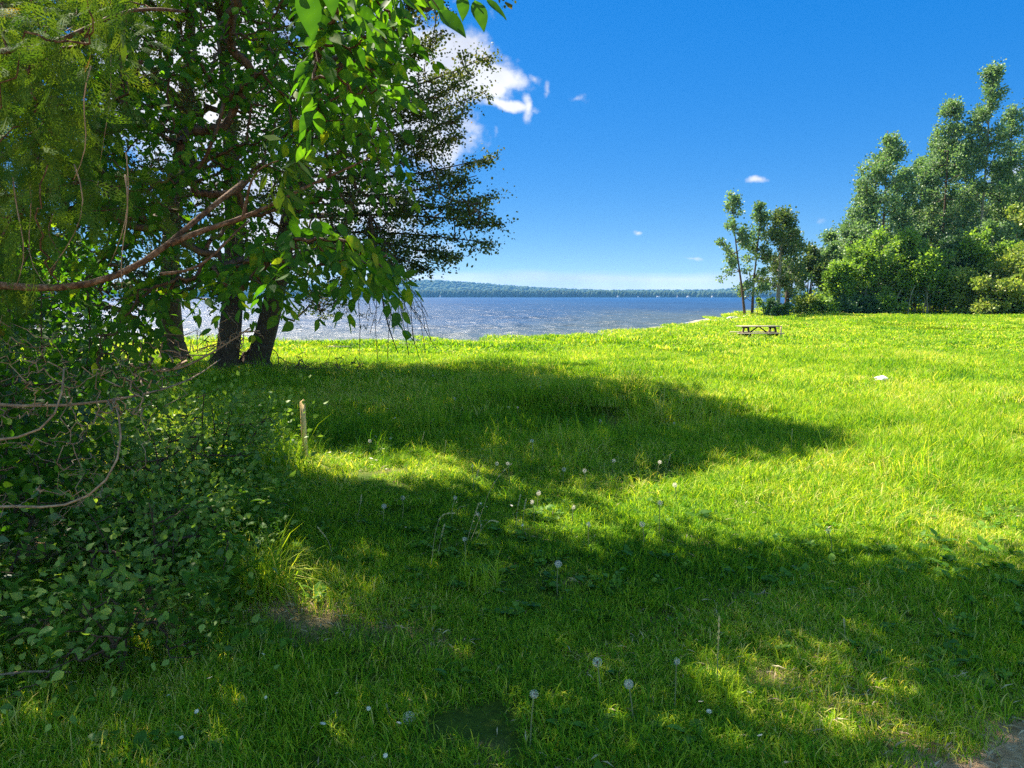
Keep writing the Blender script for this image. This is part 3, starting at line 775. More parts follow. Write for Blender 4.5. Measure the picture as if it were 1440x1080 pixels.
def sample_ground(poly, n, r, x0, x1, y0, y1):
    out = []
    while len(out) < n:
        x = r.uniform(x0, x1, 4 * n); y = r.uniform(y0, y1, 4 * n)
        u, v = pix(np.stack([x, y, ground_z(x, y)], -1))
        # below the lowest row of the picture everything near the camera counts too
        k = inpoly(u, v, poly) & (y > .8)
        out.extend(np.stack([x[k], y[k], ground_z(x[k], y[k])], -1))
    return np.array(out[:n])

TR = {'a': dict(pts=[(246, 506, 22.0), (243, 470, 22), (238, 430, 22), (240, 330, 22), (262, 160, 22.5), (270, 0, 23), (280, -200, 23.2)], r=.33, lab='dark cedar trunk at the left of the three by the lake', rr=(6, 5)),
      'b': dict(pts=[(316, 529, 18.4), (322, 490, 18.5), (327, 440, 18.6), (330, 330, 19), (322, 160, 19), (310, 0, 19), (300, -220, 18.5)], r=.30, lab='middle of three dark cedars by the lake, its base wrapped in dead twigs', rr=(6, 5)),
      'c': dict(pts=[(358, 521, 18.9), (371, 478, 18.8), (384, 430, 18.6), (400, 340, 18.2), (430, 200, 17.8), (455, 0, 17.3), (480, -230, 16.5)], r=.30, lab='right one of three dark cedars by the lake, trunk leaning right', rr=(6, 5))}
def vis_targets(n, r):
    q = sample_poly([p for p in CROWN], n * 3, r)
    q = q[(q[:, 1] > -40) & (q[:, 0] > -60)][:n]
    d = r.uniform(14.5, 23, len(q)) - np.clip((q[:, 0] - 560) / 130, 0, 1) * r.uniform(0, 4, len(q))
    P = at(q[:, 0], q[:, 1], d)
    lit = lit_wanted(P)
    # pull the part that would shade the sunny lawn back if a farther depth frees it
    for dd in (15.0, 14.0, 20.0, 23.0):
        if lit.any():
            P2 = at(q[lit, 0], q[lit, 1], np.full(lit.sum(), dd)); ok = ~lit_wanted(P2)
            idx = np.where(lit)[0][ok]; P[idx] = P2[ok]; lit = lit.copy(); lit[idx] = False
    keep = (~lit | (r.random(len(P)) < .45) | ((q[:, 0] > 560) & (r.random(len(P)) < .8))) & (~lit_small(P) | (r.random(len(P)) < .12))
    return P[keep]
TIPS = [(600, 5), (628, 42), (692, 77), (668, 108), (684, 127), (655, 158), (642, 190), (690, 221), (670, 247), (692, 274), (684, 300), (710, 316), (690, 342), (650, 364), (600, 378), (555, 380)]
def limb_lines():
    L = []
    for i, (u, v) in enumerate(TIPS):
        v0 = v + 70 if v < 200 else (v + 25 if v < 290 else (v - 10 if v < 330 else 318 + i))
        u0 = float(np.interp(v0, [0, 200, 340, 430], [455, 430, 400, 384])); d0 = float(np.interp(v0, [0, 200, 340], [17.3, 17.8, 18.2]))
        d1 = 15.2 + 1.6 * ((i * 7) % 5) / 4
        s = np.linspace(0, 1, 12)
        uu = u0 + (u - u0) * s; vv = v0 + (v - v0) * s + 14 * np.sin(s * PI) * (1 if v < 290 else -.6)
        L.append(at(uu, vv, d0 + (d1 - d0) * s))
    return L
LIMBS = limb_lines()
def limb_targets(n, r):
    T = []
    for L in LIMBS:
        for _ in range(n):
            s = r.uniform(.18, 1.0) ** .8; k = s * (len(L) - 1); a = int(min(k, len(L) - 2)); p = L[a] + (L[a + 1] - L[a]) * (k - a)
            w = .62 * math.sin(PI * min(1, s * .75 + .15)) * (1.05 - s) + .05
            T.append(p + np.array([abs(r.normal(0, w * .6)) * .7, r.normal(0, w * 1.2), r.normal(0, w * .30) - .04]))
    return np.array(T)
def above_targets(poly, n, r, x0, x1, y0, y1, hmin, hmax, marg):
    """places in the crown, over the top of the picture, that shade the wanted ground"""
    G_ = sample_ground(poly, n, r, x0, x1, y0, y1)
    h = r.uniform(hmin, hmax, len(G_)) 
    Q = G_ + SUN * (h / SUN[2])[:, None]
    u, v = pix(Q)
    bad = (v > -marg) & (u > -60) & (Q[:, 1] > 0)
    Q, bad = Q[~bad], None
    return Q[~lit_wanted(Q) & ~((pix(Q)[0] > 560) & (pix(Q)[0] < 1600) & (pix(Q)[1] > -150) & (Q[:, 1] < 9))]

V1 = vis_targets(2100, lr)
_u, _v = pix(V1); V1 = V1[(_u < 500) | (lr.random(len(V1)) < .16)]
LT = limb_targets(29, lr)
A1 = above_targets(SH_MID, 5200, lr, -15, 4.2, 5, 21, 6.5, 13.0, 12)
A1 = A1[(A1[:, 1] > 9.0)]
A1 = A1[:1450]
ALL = np.concatenate([V1, A1, LT])
# which tree carries what: nearest trunk line
tl = {k: polyline(at(*np.array(t['pts'], float).T), 26) for k, t in TR.items()}
own = np.argmin(np.stack([np.min(np.linalg.norm((ALL[:, None] - tl[k][None]) * [1, 1, .6], axis=2), 1) for k in 'abc']), 0)
MIDG = 'three old cedars on the lake shore'
mid_roots = {}
for n_, k in enumerate('abc'):
    t = TR[k]; P = tl[k].copy(); base = P[0].copy(); base[2] = float(ground_z(base[0], base[1])) - .05
    e = empty('cedar_tree', base, t['lab'], 'tree', MIDG); mid_roots[k] = e
    P[0] = base
    w, fo = MB(), MB()
    P = P - base; tg = ALL[own == n_] - base
    r0, r1 = t['r'], .07
    if k == 'c': tg = np.concatenate([ALL[(own == 2)][:-len(LT)] if False else ALL[:len(ALL) - len(LT)][own[:len(ALL) - len(LT)] == 2], LT]) - base
    else: tg = ALL[:len(ALL) - len(LT)][own[:len(ALL) - len(LT)] == n_] - base
    # flare at the foot
    tp, dr = grow(w, [(P, r0, r1)] + ([(L - base, .045, .008) for L in LIMBS] if k == 'c' else []), tg, lr, tip=.009, multi=2, droop=-.08, wig=.35, power=.44, bias=.55, segs=6, maxlen=9)
    fl = polyline([P[0] + [0, 0, -.2], P[0] + [0.0, 0, .25], P[1] * .9 + P[0] * .1], 8)
    w.add(*tube(fl, np.linspace(r0 * 1.55, r0 * 1.02, 8), 9))
    for a in range(6):
        q = a * 1.05 + lr.uniform(0, .4); dd = np.array([math.cos(q), math.sin(q), 0])
        w.add(*tube(polyline([P[0] + dd * r0 * .6 + [0, 0, .5], P[0] + dd * r0 * 1.25 + [0, 0, .15], P[0] + dd * r0 * 2.1 + [0, 0, -.1]], 6), np.linspace(.09, .04, 6), 5))
    w.build('trunk', M['bark'], e, True)
    if k == 'c':
        b3 = MB()
        main = polyline(at(*np.array([(520, 300, 16.2), (530, 372, 16.0), (536, 410, 15.9), (541, 440, 15.9), (548, 470, 15.8), (560, 497, 15.8)], float).T) - base, 12)
        T3 = np.array([(505, 500), (520, 470), (531, 505), (575, 500), (590, 505), (598, 492), (606, 478), (590, 452), (602, 445), (580, 430), (566, 415), (525, 425), (521, 440), (575, 470), (583, 484), (545, 505), (560, 440), (598, 465), (532, 455), (612, 490)], float)
        tb, db = grow(b3, [(main, .035, .009)], at(T3[:, 0], T3[:, 1], lr.uniform(15.2, 16.4, len(T3))) - base, lr, tip=.0075, droop=.03, wig=.2, power=.35, bias=-.8, segs=5)
        b3.build('hanging_dead_branch', M['bark'], e, True)
        T4 = np.stack([lr.normal(540, 24, 46), lr.normal(432, 14, 46)], -1)
        puff(fo, CEDAR, lr, at(T4[:, 0], T4[:, 1], np.full(46, 15.9)) - base, np.tile([[.2, 0, -.5]], (46, 1)), 7, .12, .10, hang=.4)
    dr = nrm(dr + [0, 0, -.15])
    hi = pix(tp + base)[1] < -25
    puff(fo, CLUMP, lr, tp[~hi], dr[~hi], 26, (.16, .16, .075), .062, hang=.2, up=1.1, along=.36)
    puff(fo, CLUMP, lr, tp[hi], dr[hi], 17, (.50, .50, .22), .19, hang=.15, up=1.4)
    fo.build('crown', M['cedar'], e)
    if k == 'b':       # dead twigs wrapped round the foot
        d4 = MB()
        for q in range(60):
            a = lr.uniform(0, 6.28); z = lr.uniform(0, 1.1)
            p = np.array([math.cos(a), math.sin(a), 0]) * .34 + [0, 0, z]
            p2 = p + np.array([math.cos(a + .5), math.sin(a + .5), 0]) * lr.uniform(.1, .5) + [0, 0, lr.uniform(-.4, .1)]
            d4.add(*tube(polyline([p, (p + p2) / 2 + lr.normal(0, .06, 3), p2], 5), np.linspace(.012, .005, 5), 3))
        d4.build('dead_twigs', M['brush'], e)

# ---- the broad-leaved tree whose boughs hang into the picture from the left
NB = np.array([-4.6, 5.6, 0.0]); NB[2] = float(ground_z(NB[0], NB[1])) - .05
near = empty('broadleaf_tree', NB, 'broad-leaved tree with large fresh green leaves hanging into the upper left of the photo', 'tree')
def near_tree():
    w, fo, f2 = MB(), MB(), MB()
    trunk = polyline([NB, NB + [.15, .1, 1.6], NB + [.6, .2, 3.2], NB + [1.2, .6, 5.2], NB + [1.8, 1.3, 8.0]], 16)
    limb1 = polyline([NB + [.5, .2, 2.9], NB + [1.4, -.6, 3.5], NB + [2.6, -1.6, 3.7], NB + [3.6, -2.7, 3.45]], 12)
    limb2 = polyline([NB + [.8, .3, 4.0], NB + [2.2, .4, 5.4], NB + [4.0, .9, 6.6], NB + [5.0, 1.6, 7.0]], 14)
    limb3 = polyline([NB + [.3, .1, 2.0], NB + [1.0, -.4, 2.6], NB + [2.2, -1.2, 2.7], NB + [3.0, -1.8, 2.5]], 12)
    # leaves that can be seen
    zones = [([(120, -60), (460, -60), (470, 120), (430, 230), (420, 300), (350, 330), (300, 400), (190, 420), (100, 330)], 520, 3.1, 6.0),
             ([(-40, 40), (130, 40), (130, 460), (60, 520), (-40, 520)], 130, 4.0, 6.5),
             ([(430, -60), (560, -60), (560, 30), (550, 110), (510, 150), (440, 150)], 85, 2.0, 3.4),
             ([(420, 150), (520, 165), (575, 235), (545, 262), (470, 290), (410, 270)], 60, 2.6, 4.0),
             ([(370, 320), (470, 330), (560, 360), (540, 385), (480, 392), (440, 385), (380, 372)], 38, 2.2, 3.2),
             ([(300, 330), (390, 340), (380, 400), (330, 410), (290, 400)], 26, 2.4, 3.6),
             ([(120, 400), (230, 400), (225, 500), (190, 560), (120, 520)], 50, 3.2, 5.5)]
    T = []
    for poly, n, d0, d1 in zones:
        q = sample_poly(poly, n, lr); T.append(at(q[:, 0], q[:, 1], lr.uniform(d0, d1, n)))
    Tv = np.concatenate(T)
    bp = np.array([(0, 400), (50, 408), (100, 409), (150, 402), (192, 384), (238, 345), (262, 318), (300, 290), (342, 256), (270, 325), (330, 312), (430, 262), (380, 290), (500, 230)], float)
    u_, v_ = pix(Tv); dm = np.min(np.hypot(u_[:, None] - bp[None, :, 0], v_[:, None] - bp[None, :, 1]), 1)
    Tv = Tv[(dm > 55) | (Tv[:, 1] > 3.5)]
    Tv = Tv[~lit_small(Tv) | (lr.random(len(Tv)) < .3)]
    Ta = above_targets(SH_NEAR, 2600, lr, -6, 6, .8, 5.4, 4.6, 8.5, 60)
    pa = shadow_px(Ta)[2]; Ta = Ta[~(((pa[:, 1] < 3.3) & (pa[:, 0] < 1.2)) | (pa[:, 0] < -1.0)) | (lr.random(len(Ta)) < .33)]; Ta = Ta[:640]
    Tc = above_targets([(-300, 1080), (-300, 1600), (1900, 1600), (1900, 1080)], 500, lr, -5, 4, .8, 2.6, 4.2, 7.5, 60)[:80]
    Tm = above_targets([(150, 650), (560, 690), (640, 760), (635, 805), (150, 805)], 900, lr, -6, 1, 4.3, 8, 5.5, 9.5, 30)[:230]
    nv = len(Tv); allT = np.concatenate([Tv, Ta, Tc, Tm])
    tp, dr = grow(w, [(trunk, .16, .05), (limb1, .05, .012), (limb2, .07, .02), (limb3, .04, .012)], allT, lr, tip=.0032, droop=-.04, wig=.22, power=.42, bias=.2, segs=5, maxlen=6)
    w.build('trunk', M['bark'], near, True)
    w.V, w.Fs  # (kept: trunk and boughs are one piece of wood)
    vis = np.zeros(len(tp), bool); uu, vv = pix(tp); vis = (uu > -100) & (uu < 760) & (vv > -60) & (tp[:, 1] > 1)
    # twig with leaves in pairs, hanging
    tv, dv = tp[vis], nrm(dr[vis] + [0.1, 0, -.5]); m = len(tv)
    for s in range(7):
        for side in (-1, 1):
            f = s / 6
            c = tv + dv * (f * .26 - .10)[..., None] if np.ndim(f) else tv + dv * (f * .26 - .10) + np.array([0, 0, -.05 * f * f])
            sd = nrm(np.cross(dv, [0, 0, 1.0])) * side
            Yv = nrm(dv * .7 + sd * lr.uniform(.3, 1.3, (m, 1)) + np.stack([np.zeros(m), np.zeros(m), -lr.uniform(.0, 1.1, m)], -1) + lr.normal(0, .35, (m, 3)))
            Zv = nrm(np.array([.1, -.3, .7]) + lr.normal(0, .6, (m, 3)))
            k = lr.random(m) < .8
            leaves(fo, LEAFHI, c[k] + sd[k] * .01, Yv[k], Zv[k], (lr.uniform(.045, .088, m) * (1 - .25 * f))[k], np.clip(lr.normal(.42, .28, m), 0, 1)[k], wide=lr.uniform(.6, .86), rib=RIB)
    # the dark leaves against the sky, near the top edge
    for (u0, v0, u1, v1, d, wd) in [(618, 14, 657, 48, 1.95, .8), (650, -8, 652, 28, 1.95, .75), (668, 0, 683, 42, 1.95, .8), (683, -2, 714, 24, 1.9, .45), (610, -10, 622, 20, 2.0, .8), (428, -20, 442, 56, 1.9, .7), (460, -30, 470, 22, 1.9, .7)]:
        a, b = at(u0, v0, d), at(u1, v1, d - .02)
        leaves(fo, LEAFHI, a[None], (b - a)[None], np.array([[.35, -.8, .4]]), np.linalg.norm(b - a), np.array([.2]), wide=wd, rib=RIB)
    for pl in ([(560, -40), (600, -15), (618, 14)], [(600, -40), (652, -8), (683, -4)], [(640, -30), (668, 0)]):
        q = np.array(pl, float); fo_ = tube(polyline(at(q[:, 0], q[:, 1], np.full(len(q), 1.97)), 6), np.linspace(.003, .0015, 6), 4)
        f2.add(*fo_)
    ta, da = tp[~vis], dr[~vis]
    puff(fo, DIAM, lr, ta, nrm(da + [0, 0, -.2]), 30, (.50, .50, .34), .12, hang=.3, up=.9)
    fo.build('crown', M['maple'], near)
    f2.build('twig', M['bark'], near, True)
    for c in near.children: c.matrix_parent_inverse.identity(); c.location = -NB
near_tree()

# ---- the old cedar at the left edge: a low bough, hanging sprays, bare dead twigs
CB = np.array([-3.3, 2.9, 0.0]); CB[2] = float(ground_z(CB[0], CB[1])) - .05
cedar = empty('cedar_tree', CB, 'nearest cedar at the left edge, brown bough reaching right and dead twigs below', 'tree')
def near_cedar():
    w, fo, dd = MB(), MB(), MB()
    pl = lambda L, n: polyline(at(*np.array(L, float).T), n)
    trunk = polyline([CB, CB + [.05, 0, 1.5], CB + [.2, .1, 3.2], CB + [.2, .2, 6.0]], 12)
    main = pl([(-330, 400, 2.85), (-120, 392, 2.5), (0, 400, 2.3), (50, 408, 2.25), (100, 409, 2.25), (150, 402, 2.27), (192, 384, 2.3), (238, 345, 2.35), (262, 318, 2.4), (300, 290, 2.5), (342, 256, 2.6)], 26)
    f1 = pl([(240, 343, 2.35), (275, 325, 2.4), (330, 312, 2.45), (380, 290, 2.5), (430, 262, 2.6), (470, 245, 2.7), (520, 222, 2.8)], 16)
    f3 = pl([(340, 311, 2.46), (347, 285, 2.46), (350, 255, 2.46), (366, 232, 2.46), (392, 226, 2.46)], 10)
    f4 = pl([(225, 385, 2.3), (270, 384, 2.3), (310, 352, 2.38), (330, 325, 2.42), (350, 310, 2.46)], 10)
    up = pl([(-250, 90, 2.6), (-60, 75, 2.3), (0, 72, 2.2), (50, 76, 2.2), (85, 68, 2.25), (125, 40, 2.3), (160, 12, 2.4), (200, 4, 2.5), (260, 16, 2.6)], 18)
    lo = pl([(-250, 260, 2.9), (0, 280, 3.2), (60, 274, 3.2), (100, 258, 3.3), (130, 250, 3.4)], 12)
    q1 = sample_poly([(-60, -60), (205, -60), (180, 60), (150, 160), (120, 250), (80, 330), (40, 370), (0, 430), (-60, 470)], 135, lr)
    q2 = sample_poly([(60, 255), (170, 250), (260, 265), (230, 330), (120, 330)], 10, lr)
    q = np.concatenate([q1, q2])
    T = at(q[:, 0], q[:, 1], lr.uniform(1.9, 4.2, len(q)))
    bp = np.array([(0, 400), (50, 408), (100, 409), (150, 402), (192, 384), (238, 345), (262, 318), (300, 290), (342, 256)], float); bp = np.concatenate([bp, (bp[1:] + bp[:-1]) / 2])
    u_, v_ = pix(T); dm = np.min(np.hypot(u_[:, None] - bp[None, :, 0], v_[:, None] - bp[None, :, 1]), 1)
    T = T[(dm > 85) | (T[:, 1] > 3.1)]
    T = np.concatenate([T, np.stack([lr.uniform(-5, -3.2, 50), lr.uniform(1.6, 3.6, 50), lr.uniform(3.6, 6, 50)], -1)])
    tp, dr = grow(w, [(trunk, .17, .07), (main, .018, .008), (f1, .010, .003), (f3, .006, .002), (f4, .0055, .003), (up, .013, .005), (lo, .02, .008)], T, lr, tip=.0024, multi=2, droop=-.05, wig=.3, power=.42, bias=.1, segs=6, maxlen=4)
    w.build('trunk', M['red_bark'], cedar, True)
    puff(fo, SPRAY, lr, tp, nrm(dr + [0, 0, -.5]), 10, (.14, .14, .14), .088, hang=.6, up=.5, jit=1.0)
    puff(fo, CEDAR, lr, at(np.array([392, 400, 385, 160, 175]), np.array([228, 232, 236, 20, 40]), np.full(5, 2.46)), np.tile([[.5, 0, -.3]], (5, 1)), 7, .07, .10, hang=.4)
    # flat drooping sprays nearest the lens
    fo.build('crown', M['near_cedar'], cedar)
    # dead twigs
    q = sample_poly([(-40, 430), (150, 470), (230, 520), (215, 600), (185, 700), (90, 745), (-40, 760)], 135, lr)
    T = at(q[:, 0], q[:, 1], lr.uniform(2.3, 4.6, len(q)))
    m1 = pl([(-200, 640, 2.7), (-20, 618, 2.6), (30, 618, 2.6), (62, 622, 2.6), (84, 600, 2.65), (94, 558, 2.7), (90, 520, 2.75)], 12)
    m2 = pl([(-150, 760, 2.8), (0, 702, 2.6), (40, 715, 2.6), (90, 722, 2.6), (130, 705, 2.6), (165, 672, 2.6), (178, 640, 2.65), (176, 600, 2.7), (160, 560, 2.8)], 16)
    m3 = pl([(-100, 560, 3.4), (60, 580, 3.4), (170, 565, 3.6), (215, 552, 3.8), (270, 535, 4.4), (310, 505, 5.0)], 12)
    m4 = pl([(215, 522, 4.2), (250, 526, 4.2), (290, 500, 4.3), (330, 478, 4.4), (350, 462, 4.4)], 8)
    grow(dd, [(m1, .007, .003), (m2, .007, .003), (m3, .009, .003)], T, lr, tip=.0015, droop=.03, wig=.5, power=.36, bias=-.1, segs=8, maxlen=1.6)
    q = sample_poly([(180, 440), (420, 430), (330, 520), (250, 560), (170, 560)], 26, lr)
    d5 = MB(); grow(d5, [(m4, .008, .004)], at(q[:, 0], q[:, 1], lr.uniform(3.5, 5.5, len(q))), lr, tip=.0028, droop=.03, wig=.6, power=.38, bias=-.1, segs=7, maxlen=2.6); d5.build('dead_branches', M['deadwood'], cedar, True)
    for k in range(7):
        u = lr.uniform(0, 210); v = lr.uniform(60, 280)
        q = np.array([(u, v), (u + lr.normal(0, 12), v + 50), (u + lr.normal(0, 18), v + 110), (u + lr.normal(0, 18), v + 160)])
        d1 = MB(); d1.add(*tube(polyline(at(q[:, 0], q[:, 1], np.full(4, lr.uniform(1.9, 2.8))), 8), np.linspace(.0026, .0012, 8), 3)); d1.build('dangling_twig', M['deadwood'], cedar, True)
    dd.build('dead_branches', M['deadwood'], cedar, True)
    for c in cedar.children: c.location = -CB
near_cedar()

# ---- shrubs of the thicket on the left
def thicket(x, y, H, W, lab, mat, n, size, nleaf, tmpl=LEAF):
    b = np.array([x, y, float(ground_z(x, y)) - .03])
    make_tree('shrub', lab, b, H, prof_round(W), lr, mat, M['bark'], ntar=n, nleaf=nleaf, spread=.30, size=size, trunk_r=.02, t0=.06, rise=.3, group='shrubs of the thicket at the left edge', cat='shrub',
              clump=.2, stems=4, tmpl=tmpl, tip=.0025, hang=.2)
for a in [(-3.3, 4.5, 1.25, .75, 'shrub with small bright leaves under the dead twigs, nearest in the thicket', M['maple'], 150, .055, 17),
          (-3.9, 6.0, 1.9, 1.0, 'dense dark shrub behind the nearest cedar bough', M['dark'], 190, .07, 20),
          (-2.75, 6.6, .85, .55, 'low bright shrub right of the thicket, in the dappled light', M['bright'], 130, .05, 16),
          (-6.1, 8.4, 2.6, 1.4, 'tall dark shrub in the middle of the thicket', M['maple'], 240, .085, 20),
          (-8.4, 11.5, 3.0, 1.6, 'tall leafy shrub behind the thicket, left of the dark trunks', M['maple'], 240, .10, 20),
          (-9.6, 16.5, 2.2, 1.2, 'shrub left of the leftmost dark trunk', M['maple'], 170, .10, 18),
          (-3.0, 3.1, .75, .5, 'low dark shrub in the lower left corner', M['dark'], 110, .06, 14),
          (-2.1, 4.6, .42, .40, 'small leafy shrub left of the sunlit grass tuft', M['bright'], 90, .042, 14),
          (-2.3, 5.1, .75, .6, 'leafy shrub at the right side of the dead twigs', M['bright'], 95, .045, 15),
          (-1.95, 4.0, .62, .5, 'low leafy shrub left of the bare earth spots', M['bright'], 80, .045, 14),
          (-2.7, 3.7, .95, .65, 'dark leafy shrub at the left edge under the curved dead branch', M['maple'], 95, .05, 15),
          (-1.75, 3.25, .42, .42, 'lowest leafy shrub in the dark lower left', M['bright'], 60, .045, 12),
          (-5.0, 5.4, 2.8, 1.2, 'tall shrub at the left edge behind the cedar', M['cedar'], 220, .09, 22)]:
    thicket(*a)

# ---- brush pile right of the trunks
def brush():
    b = gp(432, 17.6); e = empty('brush_pile', b, 'low reddish pile of dead branches right of the dark trunks', 'brush pile')
    m = MB(); T = np.stack([lr.normal(0, 1.1, 110), lr.normal(0, .5, 110), np.abs(lr.normal(.18, .18, 110))], -1)
    st = [(polyline([[-1.8, 0, .05], [-.6, .1, .25], [.8, 0, .2], [1.9, 0, .1]], 10), .03, .01), (polyline([[-1.4, -.3, .4], [0, -.1, .15], [1.1, -.3, .35]], 8), .02, .006),
          (polyline([[-.9, .2, 0], [-.65, .2, .5], [-.95, .2, .8], [-1.2, .2, .75]], 8), .018, .008)]
    grow(m, st, T, lr, tip=.007, droop=.2, wig=.5, power=.3, bias=-.2, segs=5)
    m.build('branches', M['brush'], e, True)
brush()

# ------------------------------------------------------------------ grass (one mass, instanced)
POOL = bpy.data.collections.new('grass_sources')
def blades(n, R, h0, h1, w, lean, seed, curl=.5, tipw=.15):
    r = np.random.default_rng(seed)
    a = r.uniform(0, 2 * PI, n); rr = R * np.sqrt(r.random(n))
    P = np.stack([np.cos(a) * rr, np.sin(a) * rr, np.full(n, -.01)], -1)
    H = r.uniform(h0, h1, n) * np.where(r.random(n) < .1, 1.35, 1); b = r.uniform(0, 2 * PI, n); L = np.abs(r.normal(0, lean, n)) + .05
    D = np.stack([np.cos(b), np.sin(b), 0 * b], -1); f = r.uniform(0, 2 * PI, n); S = np.stack([np.cos(f), np.sin(f), 0 * f], -1)
    W = w * r.uniform(.6, 1.3, n)
    V = np.zeros((n, 7, 3)); rn = r.random(n)
    for k, t in enumerate((0, .4, .75, 1.0)):
        ang = L * (t + curl * t * t)
        c = P + D * (H * t * np.sin(ang))[:, None] + np.stack([0 * H, 0 * H, H * t * np.cos(np.minimum(ang, 1.9))], -1)
        ww = W * (.7, 1, .7, 0)[k] / 2
        if k < 3: V[:, 2 * k] = c - S * ww[:, None]; V[:, 2 * k + 1] = c + S * ww[:, None]
        else: V[:, 6] = c
    off = (np.arange(n) * 7)[:, None, None]
    mb = MB()
    mb.add(V.reshape(-1, 3), [(np.array([[0, 1, 3, 2], [2, 3, 5, 4]])[None] + off).reshape(-1, 4), (np.array([[4, 5, 6]])[None] + off).reshape(-1, 3)], np.repeat(rn, 7))
    return mb
def rosette(seed, n=8, size=.062, tmpl=LEAF, wide=.8):
    r = np.random.default_rng(seed); mb = MB(); a = r.uniform(0, 2 * PI, n)
    Y = np.stack([np.cos(a), np.sin(a), r.uniform(.15, 1.0, n)], -1)
    leaves(mb, tmpl, np.stack([r.normal(0, .02, n), r.normal(0, .02, n), r.uniform(0, .05, n)], -1), Y, np.stack([-Y[:, 0], -Y[:, 1], np.full(n, 1.2)], -1), size * r.uniform(.6, 1.3, n), r.random(n), wide)
    return mb
def herb(seed, h=.3, nl=12, size=.07):
    r = np.random.default_rng(seed); mb = MB()
    for s in range(3):
        q = r.normal(0, .06, 2); P = polyline([[q[0], q[1], 0], [q[0] * 1.3, q[1] * 1.3, h * .5], [q[0] * 2 + r.normal(0, .03), q[1] * 2, h * r.uniform(.7, 1.1)]], 6)
        mb.add(*tube(P, np.linspace(.003, .0012, 6), 3), .3)
        z = r.uniform(.25, 1, nl); c = np.stack([np.interp(z, np.linspace(0, 1, 6), P[:, k]) for k in range(3)], -1)
        a = np.arange(nl) * 2.4 + r.uniform(0, 6); Y = np.stack([np.cos(a), np.sin(a), r.uniform(-.1, .8, nl)], -1)
        leaves(mb, LEAF, c, Y, np.stack([-Y[:, 0] * .3, -Y[:, 1] * .3, np.ones(nl)], -1), size * r.uniform(.5, 1.2, nl), r.random(nl), .75)
    return mb
src = []
def pool(name, mb, mat):
    me = mb.mesh(name, mat); o = bpy.data.objects.new('%02d_%s' % (len(src), name), me); POOL.objects.link(o); src.append(o)
NV = 5
for k in range(NV): pool('short', blades(640, .21, .035, .10, .0042, .50, 100 + k), M['grass'])           # 0-4
for k in range(NV): pool('middle', blades(900, .40, .09, .20, .0055, .42, 120 + k), M['grass'])            # 5-9
for k in range(NV): pool('meadow', blades(1400, 1.0, .12, .24, .0105, .38, 140 + k), M['grass'])            # 10-14
for k in range(NV): pool('distant', blades(1900, 2.2, .14, .30, .030, .38, 160 + k), M['grass'])            # 15-19
for k in range(3): pool('long', blades(150, .22, .22, .42, .0055, .75, 180 + k, curl=1.0), M['grass'])     # 20-22
for k in range(4): pool('rosette', rosette(200 + k), M['weed'])                                            # 23-26
for k in range(4): pool('clover', rosette(220 + k, 22, .032, LEAF, 1.5), M['weed'])                        # 27-30
for k in range(4): pool('herb', herb(240 + k), M['weed'])                                                  # 31-34

def scatter(name, P, idx, rot, scl, tint, kindlabel=None):
    me = bpy.data.meshes.new(name); n = len(P)
    me.vertices.add(n); me.vertices.foreach_set('co', P.astype(np.float32).ravel())
    a = me.attributes.new('idx', 'INT', 'POINT'); a.data.foreach_set('value', idx.astype(np.int32))
    a = me.attributes.new('rot', 'FLOAT_VECTOR', 'POINT'); a.data.foreach_set('vector', rot.astype(np.float32).ravel())
    a = me.attributes.new('scl', 'FLOAT_VECTOR', 'POINT'); a.data.foreach_set('vector', scl.astype(np.float32).ravel())
    a = me.attributes.new('tint', 'FLOAT', 'POINT'); a.data.foreach_set('value', tint.astype(np.float32))
    o = bpy.data.objects.new(name, me); COL.objects.link(o)
    ng = bpy.data.node_groups.get('scatter_plants')
    if ng is None:
        ng = bpy.data.node_groups.new('scatter_plants', 'GeometryNodeTree')
        ng.interface.new_socket('Geometry', in_out='INPUT', socket_type='NodeSocketGeometry')
        ng.interface.new_socket('Geometry', in_out='OUTPUT', socket_type='NodeSocketGeometry')
        N = ng.nodes.new; L = ng.links.new
        gi, go = N('NodeGroupInput'), N('NodeGroupOutput')
        ip = N('GeometryNodeInstanceOnPoints'); ci = N('GeometryNodeCollectionInfo')
        ci.inputs['Collection'].default_value = POOL; ci.inputs['Separate Children'].default_value = True; ci.inputs['Reset Children'].default_value = True
        def na(nm, t):
            x = N('GeometryNodeInputNamedAttribute'); x.data_type = t; x.inputs[0].default_value = nm; return x.outputs[0]
        L(gi.outputs[0], ip.inputs['Points']); L(ci.outputs[0], ip.inputs['Instance']); ip.inputs['Pick Instance'].default_value = True
        L(na('idx', 'INT'), ip.inputs['Instance Index'])
        e2r = N('FunctionNodeEulerToRotation'); L(na('rot', 'FLOAT_VECTOR'), e2r.inputs[0]); L(e2r.outputs[0], ip.inputs['Rotation'])
        L(na('scl', 'FLOAT_VECTOR'), ip.inputs['Scale']); L(ip.outputs[0], go.inputs[0])
    md = o.modifiers.new('scatter', 'NODES'); md.node_group = ng
    return tag(o, kindlabel, None, None, 'stuff')

def field(n, y0, y1, side, r, density_pow=1):
    """random ground points inside the view cone widened by `side` metres"""
    out = []
    c = 0
    while c < n:
        y = r.uniform(y0, y1, n); x = r.uniform(-1, 1, n) * (.70 * y1 + side)
        k = (np.abs(x) < .70 * y + side) & (shore(x, y) > .1)
        out.append(np.stack([x[k], y[k]], -1)); c += k.sum()
    return np.concatenate(out)[:n]
def area(y0, y1, side): return (.7 * (y1 ** 2 - y0 ** 2) + 2 * side * (y1 - y0))

